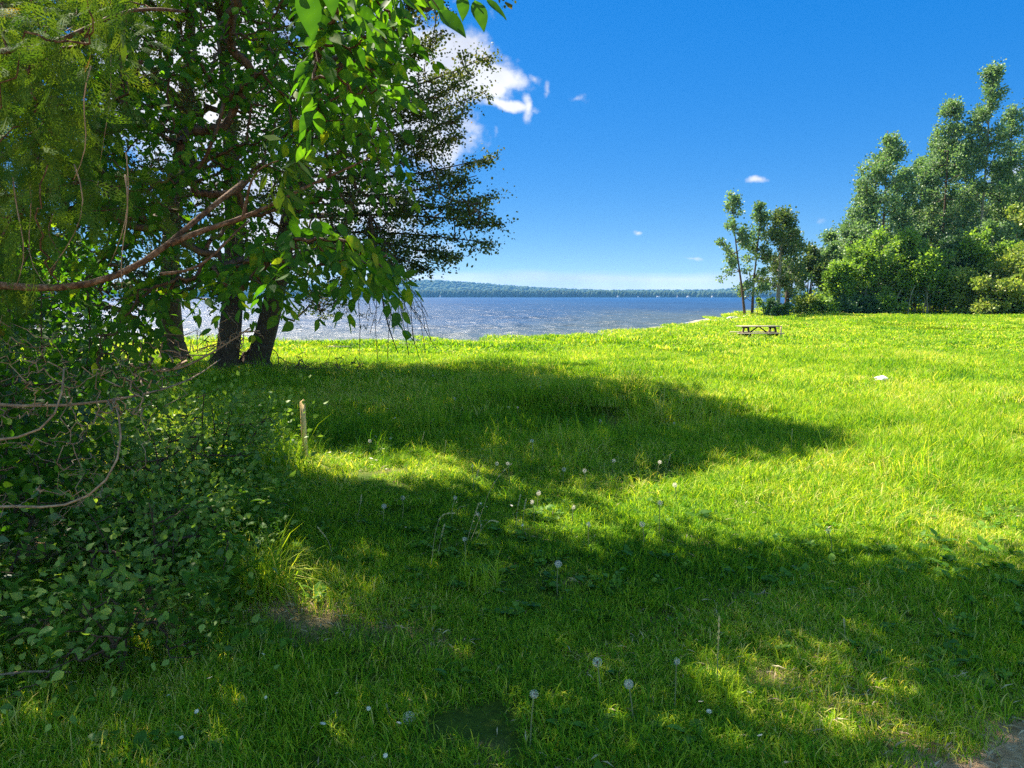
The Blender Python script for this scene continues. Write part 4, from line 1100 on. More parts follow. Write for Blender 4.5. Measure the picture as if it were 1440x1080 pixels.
gr_ = np.random.default_rng(99)
PP, II, SS, TT = [], [], [], []
def lay(y0, y1, dens, side, base, nvar, fade_in=0, fade_out=0, hs=1.0, keep=None):
    n = int(area(y0, y1, side) * dens)
    q = field(n, y0, y1, side, gr_); x, y = q[:, 0], q[:, 1]
    k = np.ones(len(x), bool)
    if fade_in: k &= gr_.random(len(x)) < ss(y0, y0 + fade_in, y) + .02
    if fade_out: k &= gr_.random(len(x)) < ss(y1, y1 - fade_out, y) + .02
    b = bare_at(x, y); k &= gr_.random(len(x)) > b * 1.6
    if keep is not None: k &= keep(x, y)
    x, y = x[k], y[k]; n = len(x)
    hvar = .7 + .6 * vnoise(x * 1.1, y * 1.1, 31) + .35 * (vnoise(x * .35, y * .35, 32) - .5)
    s = gr_.uniform(.8, 1.25, n)
    PP.append(np.stack([x, y, ground_z(x, y)], -1)); II.append(base + gr_.integers(0, nvar, n))
    SS.append(np.stack([s, s, s * hvar * hs * np.interp(y, [2, 5, 8.5], [.8, .62, 1.0] if base < 20 else [1, 1, 1])], -1))
    TT.append(.42 * (vnoise(x * .6, y * .6, 41) - .5) + .30 * (vnoise(x * 2.2, y * 2.2, 42) - .5) + .12 * (vnoise(x * .15, y * .15, 43) - .5) + b[k] * .35 + .10 * np.sin(2 * PI * (x * 1.0 + y * .12) / 1.7) * ss(9, 14, y) * ss(44, 30, y) + .10 * ss(14, 40, y) * (vnoise(x * .8, y * .25, 55) - .4) + gr_.normal(0, .04, n))
lay(1.2, 7.5, 34, 1.2, 0, NV, 0, 3.0)
lay(4.4, 16, 7.5, 1.5, 5, NV, 3.0, 5, hs=.68)
lay(10, 36, 1.7, 2, 10, NV, 4, 10, hs=.62)
lay(24, 110, .36, 4, 15, NV, 8, 0, hs=.46)
# longer tufts: around the hollow, by the thicket, thinly elsewhere
def longk(x, y):
    w = .008 + .9 * bump(x, y, 1.7, 11.6, 1.7, .7) + .5 * bump(x, y, -1.2, 6.2, 1.6, 1.6) + .7 * bump(x, y, -4, 16, 4, 2) + .25 * bump(x, y, 0, 9, 5, 4)
    return (gr_.random(len(x)) < w) & (y > 6.5)
lay(4.5, 22, 5, 1, 20, 3, 0, 4, hs=1.0, keep=longk)
c_ = gp(1290, 44)
lay(38, 50, 3.0, 1, 20, 3, 0, 0, hs=1.2, keep=lambda x, y: bump(x, y, c_[0], 44, 2.6, 2.6) > gr_.random(len(x)))
# rim of uneven tall grass along the lake edge
lay(26, 70, 4, 1, 20, 3, 0, 0, hs=.55, keep=lambda x, y: (shore(x, y) < 1.0) & (gr_.random(len(x)) < .5))
P_ = np.concatenate(PP); n_ = len(P_)
rot_ = np.stack([gr_.normal(0, .06, n_), gr_.normal(0, .06, n_), gr_.uniform(0, 6.28, n_)], -1)
scatter('grass', P_, np.concatenate(II), rot_, np.concatenate(SS), np.concatenate(TT), 'uneven green lawn grass covering the field down to the lake')
print('grass instances', n_)
PP, II, SS, TT = [], [], [], []
clump_ = lambda f, s, thr: (lambda x, y: vnoise(x * f, y * f, s) > thr)
lay(1.3, 7, 26, .8, 23, 4, 0, 2, hs=.7, keep=clump_(1.6, 61, .58))
lay(1.3, 6, 40, .8, 27, 4, 0, 2, hs=1, keep=clump_(2.1, 62, .55))
def leftk(x, y):
    u, v = pix(np.stack([x, y, ground_z(x, y)], -1))
    p = inpoly(u, v, [(-200, 640), (330, 640), (420, 740), (360, 850), (300, 960), (-200, 1000)]) * .85
    return gr_.random(len(x)) < p
lay(2.2, 7.5, 34, 1.5, 31, 4, 0, 1, hs=1.25, keep=leftk)
P_ = np.concatenate(PP); n_ = len(P_)
rot_ = np.stack([gr_.normal(0, .12, n_), gr_.normal(0, .12, n_), gr_.uniform(0, 6.28, n_)], -1)
scatter('weeds', P_, np.concatenate(II), rot_, np.concatenate(SS), np.concatenate(TT), 'broad-leaved weeds and clover growing through the foreground grass')

# dry thatch and fallen leaves on the bare spots
def litter():
    m = MB(); r = np.random.default_rng(4)
    q = field(110000, 1.4, 8.5, .8, r); b = bare_at(q[:, 0], q[:, 1]); q = q[r.random(len(q)) < b * .8 + .03]; n = len(q)
    P = np.stack([q[:, 0], q[:, 1], ground_z(q[:, 0], q[:, 1]) + r.uniform(.006, .03, n)], -1)
    a = r.uniform(0, 6.28, n); Yv = np.stack([np.cos(a), np.sin(a), r.normal(0, .25, n)], -1)
    leaves(m, DIAM, P, Yv, np.stack([r.normal(0, .3, n), r.normal(0, .3, n), np.ones(n)], -1), r.uniform(.02, .08, n), r.random(n), wide=.12)
    mat = leaf_mat('dry_thatch', [(0, (.14, .09, .05)), (.5, (.32, .25, .15)), (1, (.52, .44, .29))], trans=.15, tcol=(1, 1, 1), rough=.8, spec=.1, patch=.1)
    tag(m.build('dry_thatch', mat), 'dry straw-coloured thatch lying on the bare patches', None, None, 'stuff')
litter()

# ------------------------------------------------------------------ dandelions, tufts, stalks
def clock_mesh(lost):
    r = np.random.default_rng(3); n = 120
    k = np.arange(n) + .5; ph = np.arccos(1 - 2 * k / n); th = PI * (1 + 5 ** .5) * k
    D = np.stack([np.cos(th) * np.sin(ph), np.sin(th) * np.sin(ph), np.cos(ph)], -1)
    ax = nrm(r.normal(0, 1, 3)); D = D[(D @ ax) < 1 - 1.3 * lost]; D = D[r.random(len(D)) > lost * .4]; n = len(D)
    m = MB()
    for q in range(4):      # little parachutes: four hairs each
        T = nrm(np.cross(D, r.normal(0, 1, (n, 3))))
        leaves(m, DIAM, D * .82, nrm(T + D * .55), D, .30, r.random(n), wide=.20)
    leaves(m, DIAM, D * .12, D, nrm(np.cross(D, [.3, .5, 1])), .75, r.random(n), wide=.035)
    return m.mesh('seed_head', M['fluff'])
CLKS = [clock_mesh(.0), clock_mesh(.25), clock_mesh(.5)]
mcore = MB(); 
_th = np.arange(8) * 2 * PI / 8
for z0, r0, z1, r1 in ((-.30, .08, -.1, .22), (-.1, .22, .12, .2), (.12, .2, .25, .08)):
    mcore.add(np.concatenate([np.stack([np.cos(_th) * r0, np.sin(_th) * r0, np.full(8, z0)], -1), np.stack([np.cos(_th) * r1, np.sin(_th) * r1, np.full(8, z1)], -1)]), np.stack([np.arange(8), (np.arange(8) + 1) % 8, (np.arange(8) + 1) % 8 + 8, np.arange(8) + 8], -1))
CORE = mcore.mesh('seed_core', M['brush'])
def dandelion(u, v, lab, h=None, size=None, fallen=None):
    h = h or lr.uniform(.14, .24)
    r_ = ray(u, v); d = 5.0
    for _ in range(25):
        P = EYE + r_ * (d / r_[1]); g = float(ground_z(P[0], P[1])); d = d * (1.65 - g - h) / max(1.65 - P[2], .05) if P[2] < 1.6 else d * 1.2
        d = min(max(d, 1.5), 45)
    P = EYE + r_ * (d / r_[1]); g = float(ground_z(P[0], P[1])); size = size or lr.uniform(.014, .022)
    base = np.array([P[0] + lr.normal(0, .02), P[1] + lr.normal(0, .02), g - .01])
    if fallen is not None: base = P + np.array([fallen[0], fallen[1], 0]); base[2] = g + .01
    e = empty('dandelion', base, lab, 'dandelion', 'dandelion clocks in the grass')
    m = MB(); q = P - base - np.array([0, 0, size * .2])
    pts = [[0, 0, 0], q * [.15, .15, .55] + [lr.normal(0, .012), 0, 0], q] if fallen is None else [[-.03, -.02, .09], [-.025, 0, .03], [0, 0, .015], q * .5 + [0, 0, .01], q]
    m.add(*tube(polyline(pts, 9), np.linspace(.0034, .0024, 9), 5))
    m.build('stem', M['stem'], e, True)
    hd = bpy.data.objects.new('seed_head', CLKS[[0, 0, 1, 0, 2][int(lr.integers(5))]]); COL.objects.link(hd); hd.parent = e; hd.location = P - base; hd.scale = (size,) * 3
    hd.rotation_euler = (lr.uniform(-.3, .3), lr.uniform(-.3, .3), lr.uniform(0, 6))
    cr = bpy.data.objects.new('seed_core', CORE); COL.objects.link(cr); cr.parent = hd
D = [(840, 931, 'large dandelion clock in the shaded foreground, left of the tall-stemmed one'), (951, 930, 'dandelion clock on a long stem, in the shaded foreground right of two others'), (884, 962, 'small ragged dandelion clock low between two bigger ones'),
     (751, 976, 'dandelion clock in the dark bottom grass, second from left'), (785, 793, 'dandelion clock at the edge of the foreground shadow'), (806, 713, 'dandelion clock just inside the sunny grass below a pair'),
     (757, 693, 'upper of two dandelion clocks close together right of the bent stalks'), (748, 706, 'lower of two dandelion clocks close together right of the bent stalks'), (699, 652, 'left of a pair of dandelion clocks side by side in the shade'),
     (714, 652, 'right of a pair of dandelion clocks side by side in the shade'), (748, 620, 'lone dandelion clock on a tall stem in the dark shade'), (816, 583, 'dandelion clock in front of the dark hollow, left one'),
     (844, 592, 'dandelion clock in front of the dark hollow, right one'), (822, 662, 'dandelion clock at the tip of the bright patch'), (672, 723, 'dandelion clock on a stalk among the bent tall grass'),
     (653, 758, 'small dandelion clock at the foot of the bent stalks'), (928, 707, 'dandelion clock alone in the sunny middle lawn'), (949, 682, 'dandelion clock just below the shadow edge in the sun'),
     (520, 620, 'dandelion clock right of the wooden stake, in deep shade'), (664, 655, 'dandelion clock left of the pair in the shade'), (793, 660, 'dandelion clock left of the bright patch tip'),
     (903, 737, 'faint dandelion clock in the sunny grass below the lone one'), (828, 737, 'small dandelion clock beside the sunny lawn shadow edge'), (715, 573, 'dandelion clock in the far shade above the lone tall one'),
     (728, 573, None), (760, 534, None), (727, 543, None), (608, 590, None), (314, 633, None), (342, 604, None), (402, 584, None), (423, 602, None), (397, 613, None), (315, 612, None), (540, 712, None), (863, 648, None), (760, 544, None),
     (825, 548, None), (928, 650, None), (505, 582, None), (609, 528, None), (982, 584, None), (948, 595, None), (1165, 747, None), (640, 700, None), (850, 540, None), (900, 520, None), (640, 560, None), (930, 530, None), (566, 700, None)]
for u, v, l in D: dandelion(u, v, l or 'small white dandelion clock standing in the grass of the shaded lawn', None if v > 600 else .18)
dandelion(575, 1010, 'dandelion clock fallen sideways on a bent pale stem, bottom of the photo', .035, .027, fallen=(-.055, .01))

def blossom_mesh():
    m = MB(); n = 9; a = np.arange(n) * 2 * PI / n
    Yv = np.stack([np.cos(a), np.sin(a), np.full(n, .35)], -1)
    leaves(m, DIAM, np.zeros((n, 3)), Yv, np.tile([[0, 0, 1.0]], (n, 1)), .011, np.full(n, .5), wide=.7)
    return m.mesh('white_blossom', M['fluff'])
BL = blossom_mesh()
bl_r = np.random.default_rng(8)
for poly, n in (([(440, 570), (600, 560), (680, 620), (560, 670), (430, 650)], 34), ([(300, 590), (420, 600), (420, 650), (300, 640)], 12), ([(200, 900), (480, 920), (700, 1060), (150, 1070)], 12), ([(600, 680), (760, 680), (760, 760), (560, 760)], 10), ([(960, 980), (1120, 960), (1060, 1060)], 4)):
    for u, v in sample_poly(poly, n, bl_r):
        P = hit(u, v); z = bl_r.uniform(.06, .13)
        o = bpy.data.objects.new('white_blossom', BL); COL.objects.link(o); P = P + ray(u, v) * (-z / max(.12, -ray(u, v)[2]))
        o.location = P; o.rotation_euler = (bl_r.normal(0, .4), bl_r.normal(0, .4), 0); s = bl_r.uniform(.7, 1.4) * (1 + (650 > v) * .5); o.scale = (s, s, s)
        tag(o, 'tiny white blossom dotted in the shaded grass', 'flower', 'tiny white blossoms in the shaded grass')

def tuft(u, v, n, h0, h1, w, lab, lean=.9, R=.10, rn=(.5, 1.0), seed=0):
    P = hit(u, v); mb = blades(n, R, h0, h1, w, lean, 300 + seed, curl=.9)
    mb.A = [rn[0] + a * (rn[1] - rn[0]) for a in mb.A]
    o = mb.build('grass_tuft', M['grass']); o.location = P
    tag(o, lab, 'grass tuft')
tuft(372, 838, 360, .22, .48, .0060, 'sunlit tuft of long arching pale grass right of the thicket', 1.0, .13, (.4, 1.0), 1)
tuft(345, 842, 160, .15, .34, .0055, 'smaller darker tuft just left of the sunlit arching tuft', .9, .10, (.1, .7), 2)
tuft(675, 822, 240, .10, .22, .0045, 'sunlit low arching tuft at the end of the bright wedge', .8, .14, (.5, .95), 3)
tuft(512, 868, 160, .06, .13, .0042, 'short pale tuft between two bare earth spots', .8, .12, (.5, 1.0), 4)
tuft(955, 606, 620, .34, .62, .011, 'large drooping grass tuft at the right end of the hollow', 1.1, .32, (.6, 1.15), 5)
tuft(905, 606, 480, .28, .52, .010, 'drooping yellowish grass tuft hanging over the hollow', 1.1, .28, (.5, 1.1), 6)
tuft(800, 592, 360, .22, .42, .0070, 'dark drooping tuft at the left end of the hollow', 1.0, .35, (.0, .5), 7)
tuft(1008, 985, 260, .08, .19, .0042, 'small sunlit yellow-green tuft in the foreground shadow', .7, .10, (.55, .9), 8)
tuft(1325, 1030, 300, .06, .15, .0042, 'yellow-green tuft beside the bare dirt in the right corner', .8, .16, (.55, 1.0), 9)

def stalk(pts, lab, r=.0022, head=True):
    q = np.array(pts, float); b = hit(q[0, 0], q[0, 1]); d = b[1]
    P = at(q[:, 0], q[:, 1], np.full(len(q), d)); P[0] = b
    m = MB(); L = polyline(P, 12); m.add(*tube(L - b, np.linspace(r, r * .6, 12), 4), .8)
    if head: leaves(m, DIAM, L[-4:] - b, np.gradient(L, axis=0)[-4:], np.array([[0, -1, .2]] * 4), .03, np.full(4, 1.0), wide=.5)
    o = m.build('grass_stalk', M['stalk']); o.location = b
    tag(o, lab, 'grass stalk', 'pale seed stalks in the lawn')
M['stalk'] = leaf_mat('pale_stalks', [(0, (.22, .25, .10)), (1, (.42, .40, .22))], trans=.2, tcol=(1, 1, .6), rough=.6, patch=.1)
for pts, lab in [([(660, 766), (676, 725), (688, 690), (700, 668), (716, 655)], 'tall bent seed stalk, highest of the group in the shade'),
                 ([(655, 768), (664, 735), (672, 712)], 'straight pale stalk left of the highest bent one'), ([(668, 762), (678, 742), (690, 730), (696, 733)], 'short stalk bending right beside the highest bent one'),
                 ([(606, 800), (610, 760), (616, 728), (626, 718), (634, 722)], 'stalk hooked at the top left of the bent group'), ([(614, 790), (620, 756), (624, 742)], 'thin stalk under the hooked one'),
                 ([(725, 745), (728, 712), (731, 700)], 'upright pale stalk, left of two together'), ([(734, 748), (737, 715), (739, 706)], 'upright pale stalk, right of two together'),
                 ([(624, 645), (626, 630), (627, 622)], 'short stalk in the dark upper shade'), ([(588, 640), (594, 618), (596, 610)], 'stalk left of the short one in the dark upper shade'),
                 ([(935, 668), (940, 650), (942, 642)], 'stalk at the lower edge of the shadow tongue'), ([(1008, 970), (1010, 905), (1011, 875)], 'single upright brown stalk in the right foreground'),
                 ([(1188, 905), (1188, 890), (1187, 876)], 'thin dry stalk in the shaded right foreground'), ([(660, 690), (668, 680), (672, 664)], 'stalk in the dappled patch'),
                 ([(748, 660), (748, 640), (749, 628)], 'stalk beside the lone tall dandelion clock'), ([(1112, 640), (1113, 620), (1114, 606)], 'dark stalk near the tip of the shadow tongue'),
                 ([(500, 735), (506, 715), (508, 700)], 'stalk in the left shade below the stake'), ([(470, 790), (462, 760), (450, 745)], 'pale stalk leaning left above the bare spot')]:
    stalk(pts, lab)

# ------------------------------------------------------------------ stake, litter, rocks, driftwood
def stake(u, v, h, w, d=None, lab='', tilt=0.0, rz=.35):
    P = hit(u, v)
    if d: P = gp(u, d)
    m = MB(); b = w / 2; t = .009
    # lath sharpened at the foot, rough top
    prof = [(-b, -.12), (b, -.12), (b, h - .01), (b * .3, h), (-b, h - .025)]
    V = [[x, -t, z] for x, z in prof] + [[x, t, z] for x, z in prof]
    n = len(prof)
    m.add(np.array(V), [np.array([list(range(n))]), np.array([list(range(2 * n - 1, n - 1, -1))]), np.array([[(k + 1) % n, k, k + n, (k + 1) % n + n] for k in range(n)])])
    o = m.build('wooden_stake', M['stake']); o.location = P; o.rotation_euler = (.02, tilt, rz)
    return tag(o, lab, 'stake')
stake(430, 655, .66, .050, None, 'pale wooden lath stake standing upright in the shaded lawn', -.02)
o = stake(1097, 469, .75, .09, 34.5, 'thin pale post standing beside the picnic table', .03)

def rock(P, s, mat, lab, name='stone', group=None, seed=0, cat='stone'):
    r = np.random.default_rng(seed + 900); m = bpy.data.meshes.new(name)
    import bmesh
    bm = bmesh.new(); bmesh.ops.create_icosphere(bm, subdivisions=3, radius=1)
    ax = r.normal(0, 1, (7, 3))
    for v in bm.verts:
        c = np.array(v.co); k = 1 + .12 * sum(math.sin(3.1 * float(c @ a) + i) for i, a in enumerate(ax)) / 2
        for a in ax[:4]:
            dd = float(c @ nrm(a)); 
            if dd > .72: k *= .72 / dd * 1.0
        v.co = (c[0] * k * s[0], c[1] * k * s[1], c[2] * k * s[2])
    bm.to_mesh(m); bm.free(); m.materials.append(mat)
    o = bpy.data.objects.new(name, m); COL.objects.link(o); o.location = [float(a) for a in P]; o.rotation_euler = (0, 0, r.uniform(0, 6))
    return tag(o, lab, cat, group)
P = hit(1238, 545); rock(P + [0, 0, .17], (.14, .11, .085), M['white_stone'], 'bright white stone lying alone on the sunny right lawn', seed=1)
P = hit(262, 700); rock(P + [0, 0, .05], (.085, .06, .04), M['white_stone'], 'pale stone at the edge of the thicket, left of the stake', seed=2)
P = hit(215, 688); rock(P + [0, 0, .04], (.09, .08, .06), M['stone'], 'grey stone half hidden among thicket leaves', seed=3)
P = hit(152, 580); rock(P + [0, 0, .12], (.22, .15, .07), M['stone'], 'flat bluish grey stone deep in the thicket', seed=4)
P = hit(165, 715); rock(P + [0, 0, .04], (.07, .07, .06), M['stone'], 'small rounded grey stone under the curved dead branch', seed=5)
k = 0
for (u, v, s) in [(1062, 447, .4), (1050, 449, .35), (1041, 451, .4), (1032, 452, .3), (1071, 445, .45), (1079, 443, .35), (1023, 454, .28), (1012, 456, .25), (1046, 454, .3), (1066, 450, .25), (1088, 441, .4), (1000, 458, .2)]:
    d = {1062: 57, 1050: 55, 1041: 53.5, 1032: 52, 1071: 59, 1079: 60, 1023: 50.5, 1012: 48.5, 1046: 53, 1066: 56.5, 1088: 62, 1000: 46.8}[u]
    x = (u - 720) / F * d; yy = d
    while shore(x, yy) > -.2 and yy < d + 8: yy += .2
    rock(np.array([x, yy, float(ground_z(x, yy)) + s * .15]), (s, s * .8, s * .55), M['stone'] if k % 3 else M['white_stone'], 'grey rock on the pebbly shore near the slender shore trees', 'rock', 'rocks along the shore by the slender trees', 20 + k, 'rock'); k += 1
def log(u, v, L, r, rz, mat, lab, lift=.05, cat='log', name='driftwood_log'):
    P = hit(u, v); m = MB(); q = polyline([[-L / 2, 0, 0], [-L / 6, L * .03, .01], [L / 5, -L * .02, .02], [L / 2, L * .02, 0]], 12)
    m.add(*tube(q, np.linspace(r, r * .6, 12) * (1 + .1 * np.sin(np.arange(12) * 2.1)), 9))
    for a in (-.2, .25): m.add(*tube(polyline([[a * L, 0, 0], [a * L + .1 * L, .05 * L, r * 1.6], [a * L + .16 * L, .08 * L, r * 2.5]], 5), np.linspace(r * .35, r * .15, 5), 5))
    o = m.build(name, mat, None, True); o.location = P + [0, 0, lift]; o.rotation_euler = (0, 0, rz); tag(o, lab, cat)
log(58, 690, .55, .05, .25, M['stone'], 'short grey fallen log in the thicket at the left edge', .06, name='fallen_log')
log(590, 489, 1.6, .10, .05, M['pale_bark'], 'pale driftwood log on the sandy strip behind the dead branch', .10)
log(480, 492, 2.2, .07, .08, M['pale_bark'], 'long thin pale driftwood left of the dead branch', .08)
log(40, 965, .35, .006, .1, M['deadwood'], 'thin fallen stick in the lower left corner', .05, 'stick', 'fallen_stick')
log(1075, 846, .10, .0022, -.3, M['deadwood'], 'thin dry twig lying in the shaded right foreground', .035, 'twig', 'fallen_twig')
log(1030, 858, .08, .002, .6, M['deadwood'], 'short dry twig left of another in the shaded foreground', .03, 'twig', 'fallen_twig')

# ------------------------------------------------------------------ picnic table
def table():
    b = gp(1066, 34.2); e = empty('picnic_table', b, 'weathered wooden picnic table on the lawn near the shore', 'picnic table', None, .06)
    L = 1.85
    m = MB()
    for k in range(5): m.add(*box((0, (k - 2) * .148, .735), (L, .138, .038)), .5)
    m.build('table_top', M['table'], e)
    for s in (-1, 1):
        m = MB()
        for k in (0, 1): m.add(*box((-.16 if s < 0 else .0, s * (.62 + k * .145), .44), (L * 1.12, .135, .038)), .5)
        m.build('bench', M['table'], e)
    for sx in (-.62, .62):
        m = MB(); m.add(*box((sx, 0, .40), (.04, 1.46, .14))); m.build('bench_support', M['table_dark'], e)
        m = MB(); m.add(*box((sx, 0, .690), (.04, .70, .09))); m.build('top_support', M['table_dark'], e)
        for s in (-1, 1):
            m = MB(); m.add(*box((sx + .042, s * .44, .345), (.04, .14, .80), tilt=(s * .52, 'x'))); m.build('leg', M['table_dark'], e)
    for s in (-1, 1):
        m = MB(); m.add(*box((s * .28, 0, .53), (.75, .09, .04), tilt=(s * .62, 'y'))); m.build('brace', M['table_dark'], e)
table()

# ------------------------------------------------------------------ air
def haze():
    m, nt, N = new_mat('thin_haze')
    v = N('ShaderNodeVolumePrincipled'); v.inputs['Color'].default_value = (.14, .44, .95, 1); v.inputs['Density'].default_value = HAZE; v.inputs['Anisotropy'].default_value = .2
    nt.links.new(v.outputs[0], N('ShaderNodeOutputMaterial').inputs['Volume'])
    mb = MB(); mb.add(*box((0, 2650, 46), (11600, 5900, 104))); o = mb.build('haze', m)
    tag(o, 'thin bluish summer haze over the lake', None, None, 'stuff')
HAZE = 0.00009
haze()

# ------------------------------------------------------------------ sky, clouds and sun
def world():
    w = bpy.data.worlds.new('World'); scene.world = w; w.use_nodes = True
    nt = w.node_tree; nt.nodes.clear(); N = lambda t, **k: _node(nt, t, **k); L = nt.links.new
    sky = N('ShaderNodeTexSky', sky_type='NISHITA', sun_disc=False, sun_elevation=EL, sun_rotation=-AZ, air_density=.6, dust_density=.1, ozone_density=4.0, altitude=200)
    hs = N('ShaderNodeHueSaturation'); hs.inputs['Saturation'].default_value = 1.35
    sc_ = N('ShaderNodeSeparateColor'); L(sky.outputs[0], sc_.inputs[0])
    dv = N('ShaderNodeMath', operation='MULTIPLY'); L(sc_.outputs[2], dv.inputs[0]); dv.inputs[1].default_value = .125
    pw = N('ShaderNodeMath', operation='POWER'); L(dv.outputs[0], pw.inputs[0]); pw.inputs[1].default_value = -.72
    k_ = N('ShaderNodeMath', operation='MULTIPLY'); L(pw.outputs[0], k_.inputs[0]); k_.inputs[1].default_value = SKYK
    vm = N('ShaderNodeVectorMath', operation='SCALE'); L(sky.outputs[0], vm.inputs[0]); L(k_.outputs[0], vm.inputs['Scale']); L(vm.outputs[0], hs.inputs['Color'])
    tc = N('ShaderNodeTexCoord'); sp = N('ShaderNodeSeparateXYZ'); L(tc.outputs['Generated'], sp.inputs[0])
    ym = N('ShaderNodeMath', operation='MAXIMUM'); L(sp.outputs[1], ym.inputs[0]); ym.inputs[1].default_value = .05
    dx = N('ShaderNodeMath', operation='DIVIDE'); L(sp.outputs[0], dx.inputs[0]); L(ym.outputs[0], dx.inputs[1])
    dz = N('ShaderNodeMath', operation='DIVIDE'); L(sp.outputs[2], dz.inputs[0]); L(ym.outputs[0], dz.inputs[1])
    cb = N('ShaderNodeCombineXYZ'); L(dx.outputs[0], cb.inputs[0]); L(dz.outputs[0], cb.inputs[1])
    wn = N('ShaderNodeTexNoise', i_Scale=9.0, i_Detail=3.0); L(cb.outputs[0], wn.inputs['Vector'])
    wv = N('ShaderNodeVectorMath', operation='MULTIPLY_ADD'); L(wn.outputs[1], wv.inputs[0]); wv.inputs[1].default_value = (.05, .05, 0); wv.inputs[2].default_value = (-.025, -.025, 0)
    wa = N('ShaderNodeVectorMath', operation='ADD'); L(cb.outputs[0], wa.inputs[0]); L(wv.outputs[0], wa.inputs[1])
    no = N('ShaderNodeTexNoise', i_Scale=13.0, i_Detail=9.0, i_Roughness=.62); L(cb.outputs[0], no.inputs['Vector'])
    cur = None
    def blob(u, v, ru, rv, amp=1.0):
        nonlocal cur
        p = at(u, v, 1.0) - EYE
        a = N('ShaderNodeVectorMath', operation='SUBTRACT'); L(wa.outputs[0], a.inputs[0]); a.inputs[1].default_value = (p[0], p[2], 0)
        b = N('ShaderNodeVectorMath', operation='MULTIPLY'); L(a.outputs[0], b.inputs[0]); b.inputs[1].default_value = (F / ru, F / rv, 0)
        c = N('ShaderNodeVectorMath', operation='LENGTH'); L(b.outputs[0], c.inputs[0])
        d = N('ShaderNodeMapRange'); d.inputs['From Min'].default_value = 1.6; d.inputs['From Max'].default_value = 0; d.inputs['To Max'].default_value = amp; L(c.outputs['Value'], d.inputs[0])
        if cur is None: cur = d.outputs[0]
        else:
            m = N('ShaderNodeMath', operation='MAXIMUM'); L(cur, m.inputs[0]); L(d.outputs[0], m.inputs[1]); cur = m.outputs[0]
    for a in [(520, 130, 160, 140, 1.1), (625, 92, 72, 68, 1.2), (665, 122, 60, 36, 1.15), (640, 60, 45, 38, 1.1), (700, 118, 52, 18, 1.0), (705, 153, 50, 9, .95), (739, 150, 9, 20, .8), (430, 300, 200, 110, .95), (540, 290, 60, 45, .70),
              (752, 110, 16, 14, .62), (766, 122, 8, 20, .62), (810, 136, 26, 9, .42), (700, 183, 9, 14, .55), (1056, 256, 24, 9, .74), (893, 331, 12, 6, .62), (970, 363, 26, 4, .5), (1155, 318, 22, 10, .45), (1160, 345, 14, 5, .4), (1020, 283, 12, 6, .36),
              (1430, 250, 60, 30, .7), (790, 88, 10, 8, .42), (300, 100, 200, 200, 1.0)]:
        blob(*a)
    su = N('ShaderNodeMath', operation='MULTIPLY_ADD'); L(no.outputs[0], su.inputs[0]); su.inputs[1].default_value = 1.7; L(cur, su.inputs[2])
    cl = N('ShaderNodeMapRange', interpolation_type='SMOOTHSTEP'); cl.inputs['From Min'].default_value = 1.18; cl.inputs['From Max'].default_value = 1.60; L(su.outputs[0], cl.inputs[0])
    # unseen fill cloud overhead and behind the camera, added to brighten the shade
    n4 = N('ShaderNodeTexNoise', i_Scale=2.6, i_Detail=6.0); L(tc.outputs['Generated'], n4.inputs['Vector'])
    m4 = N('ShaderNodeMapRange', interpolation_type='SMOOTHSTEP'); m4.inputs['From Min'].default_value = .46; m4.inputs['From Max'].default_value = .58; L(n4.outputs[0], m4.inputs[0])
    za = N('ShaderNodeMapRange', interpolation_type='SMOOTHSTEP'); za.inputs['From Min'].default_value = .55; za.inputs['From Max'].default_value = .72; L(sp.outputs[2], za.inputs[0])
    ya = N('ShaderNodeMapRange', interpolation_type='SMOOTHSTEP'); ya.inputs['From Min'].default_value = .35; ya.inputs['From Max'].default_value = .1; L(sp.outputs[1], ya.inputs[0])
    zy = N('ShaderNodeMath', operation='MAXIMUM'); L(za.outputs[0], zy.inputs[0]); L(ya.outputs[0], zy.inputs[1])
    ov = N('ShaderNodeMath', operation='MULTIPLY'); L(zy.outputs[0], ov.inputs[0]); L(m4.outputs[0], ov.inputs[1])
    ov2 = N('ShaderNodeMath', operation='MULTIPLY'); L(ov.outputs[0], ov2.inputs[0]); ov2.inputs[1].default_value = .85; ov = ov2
    # low white bank along the horizon
    mp = N('ShaderNodeMapping'); mp.inputs['Scale'].default_value = (3.0, 26.0, 1); L(cb.outputs[0], mp.inputs[0])
    n2 = N('ShaderNodeTexNoise', i_Scale=1.8, i_Detail=6.0); L(mp.outputs[0], n2.inputs['Vector'])
    bz = N('ShaderNodeMapRange'); bz.inputs['From Min'].default_value = .046; bz.inputs['From Max'].default_value = .018; L(dz.outputs[0], bz.inputs[0])
    b2 = N('ShaderNodeMath', operation='MULTIPLY_ADD'); L(n2.outputs[0], b2.inputs[0]); b2.inputs[1].default_value = .9; L(bz.outputs[0], b2.inputs[2])
    b3 = N('ShaderNodeMapRange', interpolation_type='SMOOTHSTEP'); b3.inputs['From Min'].default_value = .75; b3.inputs['From Max'].default_value = 1.35; b3.inputs['To Max'].default_value = .75; L(b2.outputs[0], b3.inputs[0])
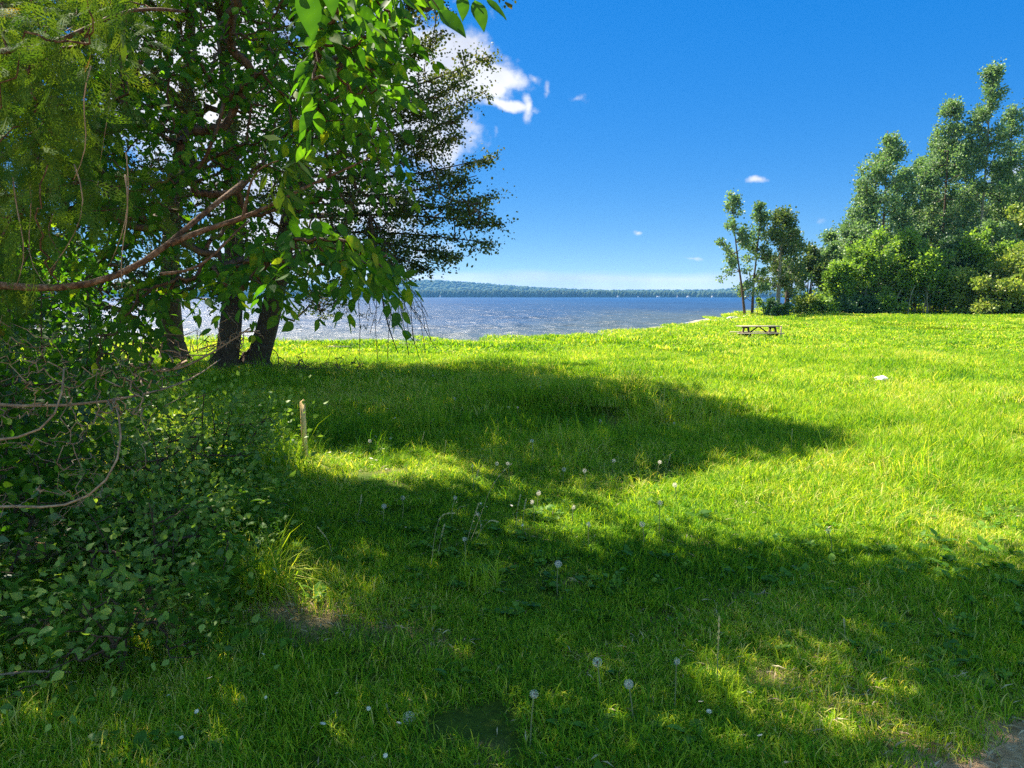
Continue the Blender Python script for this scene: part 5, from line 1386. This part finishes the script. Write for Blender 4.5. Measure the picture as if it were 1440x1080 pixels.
    mx = N('ShaderNodeMath', operation='MAXIMUM'); L(cl.outputs[0], mx.inputs[0]); L(b3.outputs[0], mx.inputs[1])
    fr = N('ShaderNodeMath', operation='GREATER_THAN'); L(sp.outputs[1], fr.inputs[0]); fr.inputs[1].default_value = .05
    mu = N('ShaderNodeMath', operation='MULTIPLY'); L(mx.outputs[0], mu.inputs[0]); L(fr.outputs[0], mu.inputs[1])
    n3 = N('ShaderNodeTexNoise', i_Scale=7.0, i_Detail=5.0); L(cb.outputs[0], n3.inputs['Vector'])
    cc = ramp(N, [(.35, (2.8, 3.0, 3.6)), (.6, (4.2, 4.25, 4.4))]); L(n3.outputs[0], cc.inputs[0])
    mc = N('ShaderNodeMix', data_type='RGBA'); L(mu.outputs[0], mc.inputs[0]); L(hs.outputs[0], mc.inputs[6]); L(cc.outputs[0], mc.inputs[7])
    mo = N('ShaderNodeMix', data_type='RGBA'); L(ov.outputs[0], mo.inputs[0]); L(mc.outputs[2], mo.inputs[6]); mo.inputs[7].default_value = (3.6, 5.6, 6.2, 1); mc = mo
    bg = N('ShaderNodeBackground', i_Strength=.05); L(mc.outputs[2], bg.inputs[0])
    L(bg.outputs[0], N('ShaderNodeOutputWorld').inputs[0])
SKYK = .475
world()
ld = bpy.data.lights.new('sun', 'SUN'); ld.energy = 3.9; ld.angle = math.radians(.5); ld.color = (1, .89, .74)
so = bpy.data.objects.new('sun', ld); COL.objects.link(so)
from mathutils import Vector
so.rotation_euler = Vector(SUN).to_track_quat('Z', 'Y').to_euler(); so.location = (-30, 30, 60)

vs = scene.view_settings
vs.view_transform = 'Standard'; vs.look = 'None'; vs.gamma = 1; vs.exposure = 2.34
scene.render.engine = 'CYCLES'
scene.render.filter_size = 1.15
cy = scene.cycles
cy.use_denoising = False
cy.max_bounces = 8; cy.diffuse_bounces = 4; cy.glossy_bounces = 3; cy.transmission_bounces = 5; cy.volume_bounces = 0; cy.transparent_max_bounces = 6
cy.sample_clamp_indirect = 4
cy.use_adaptive_sampling = False
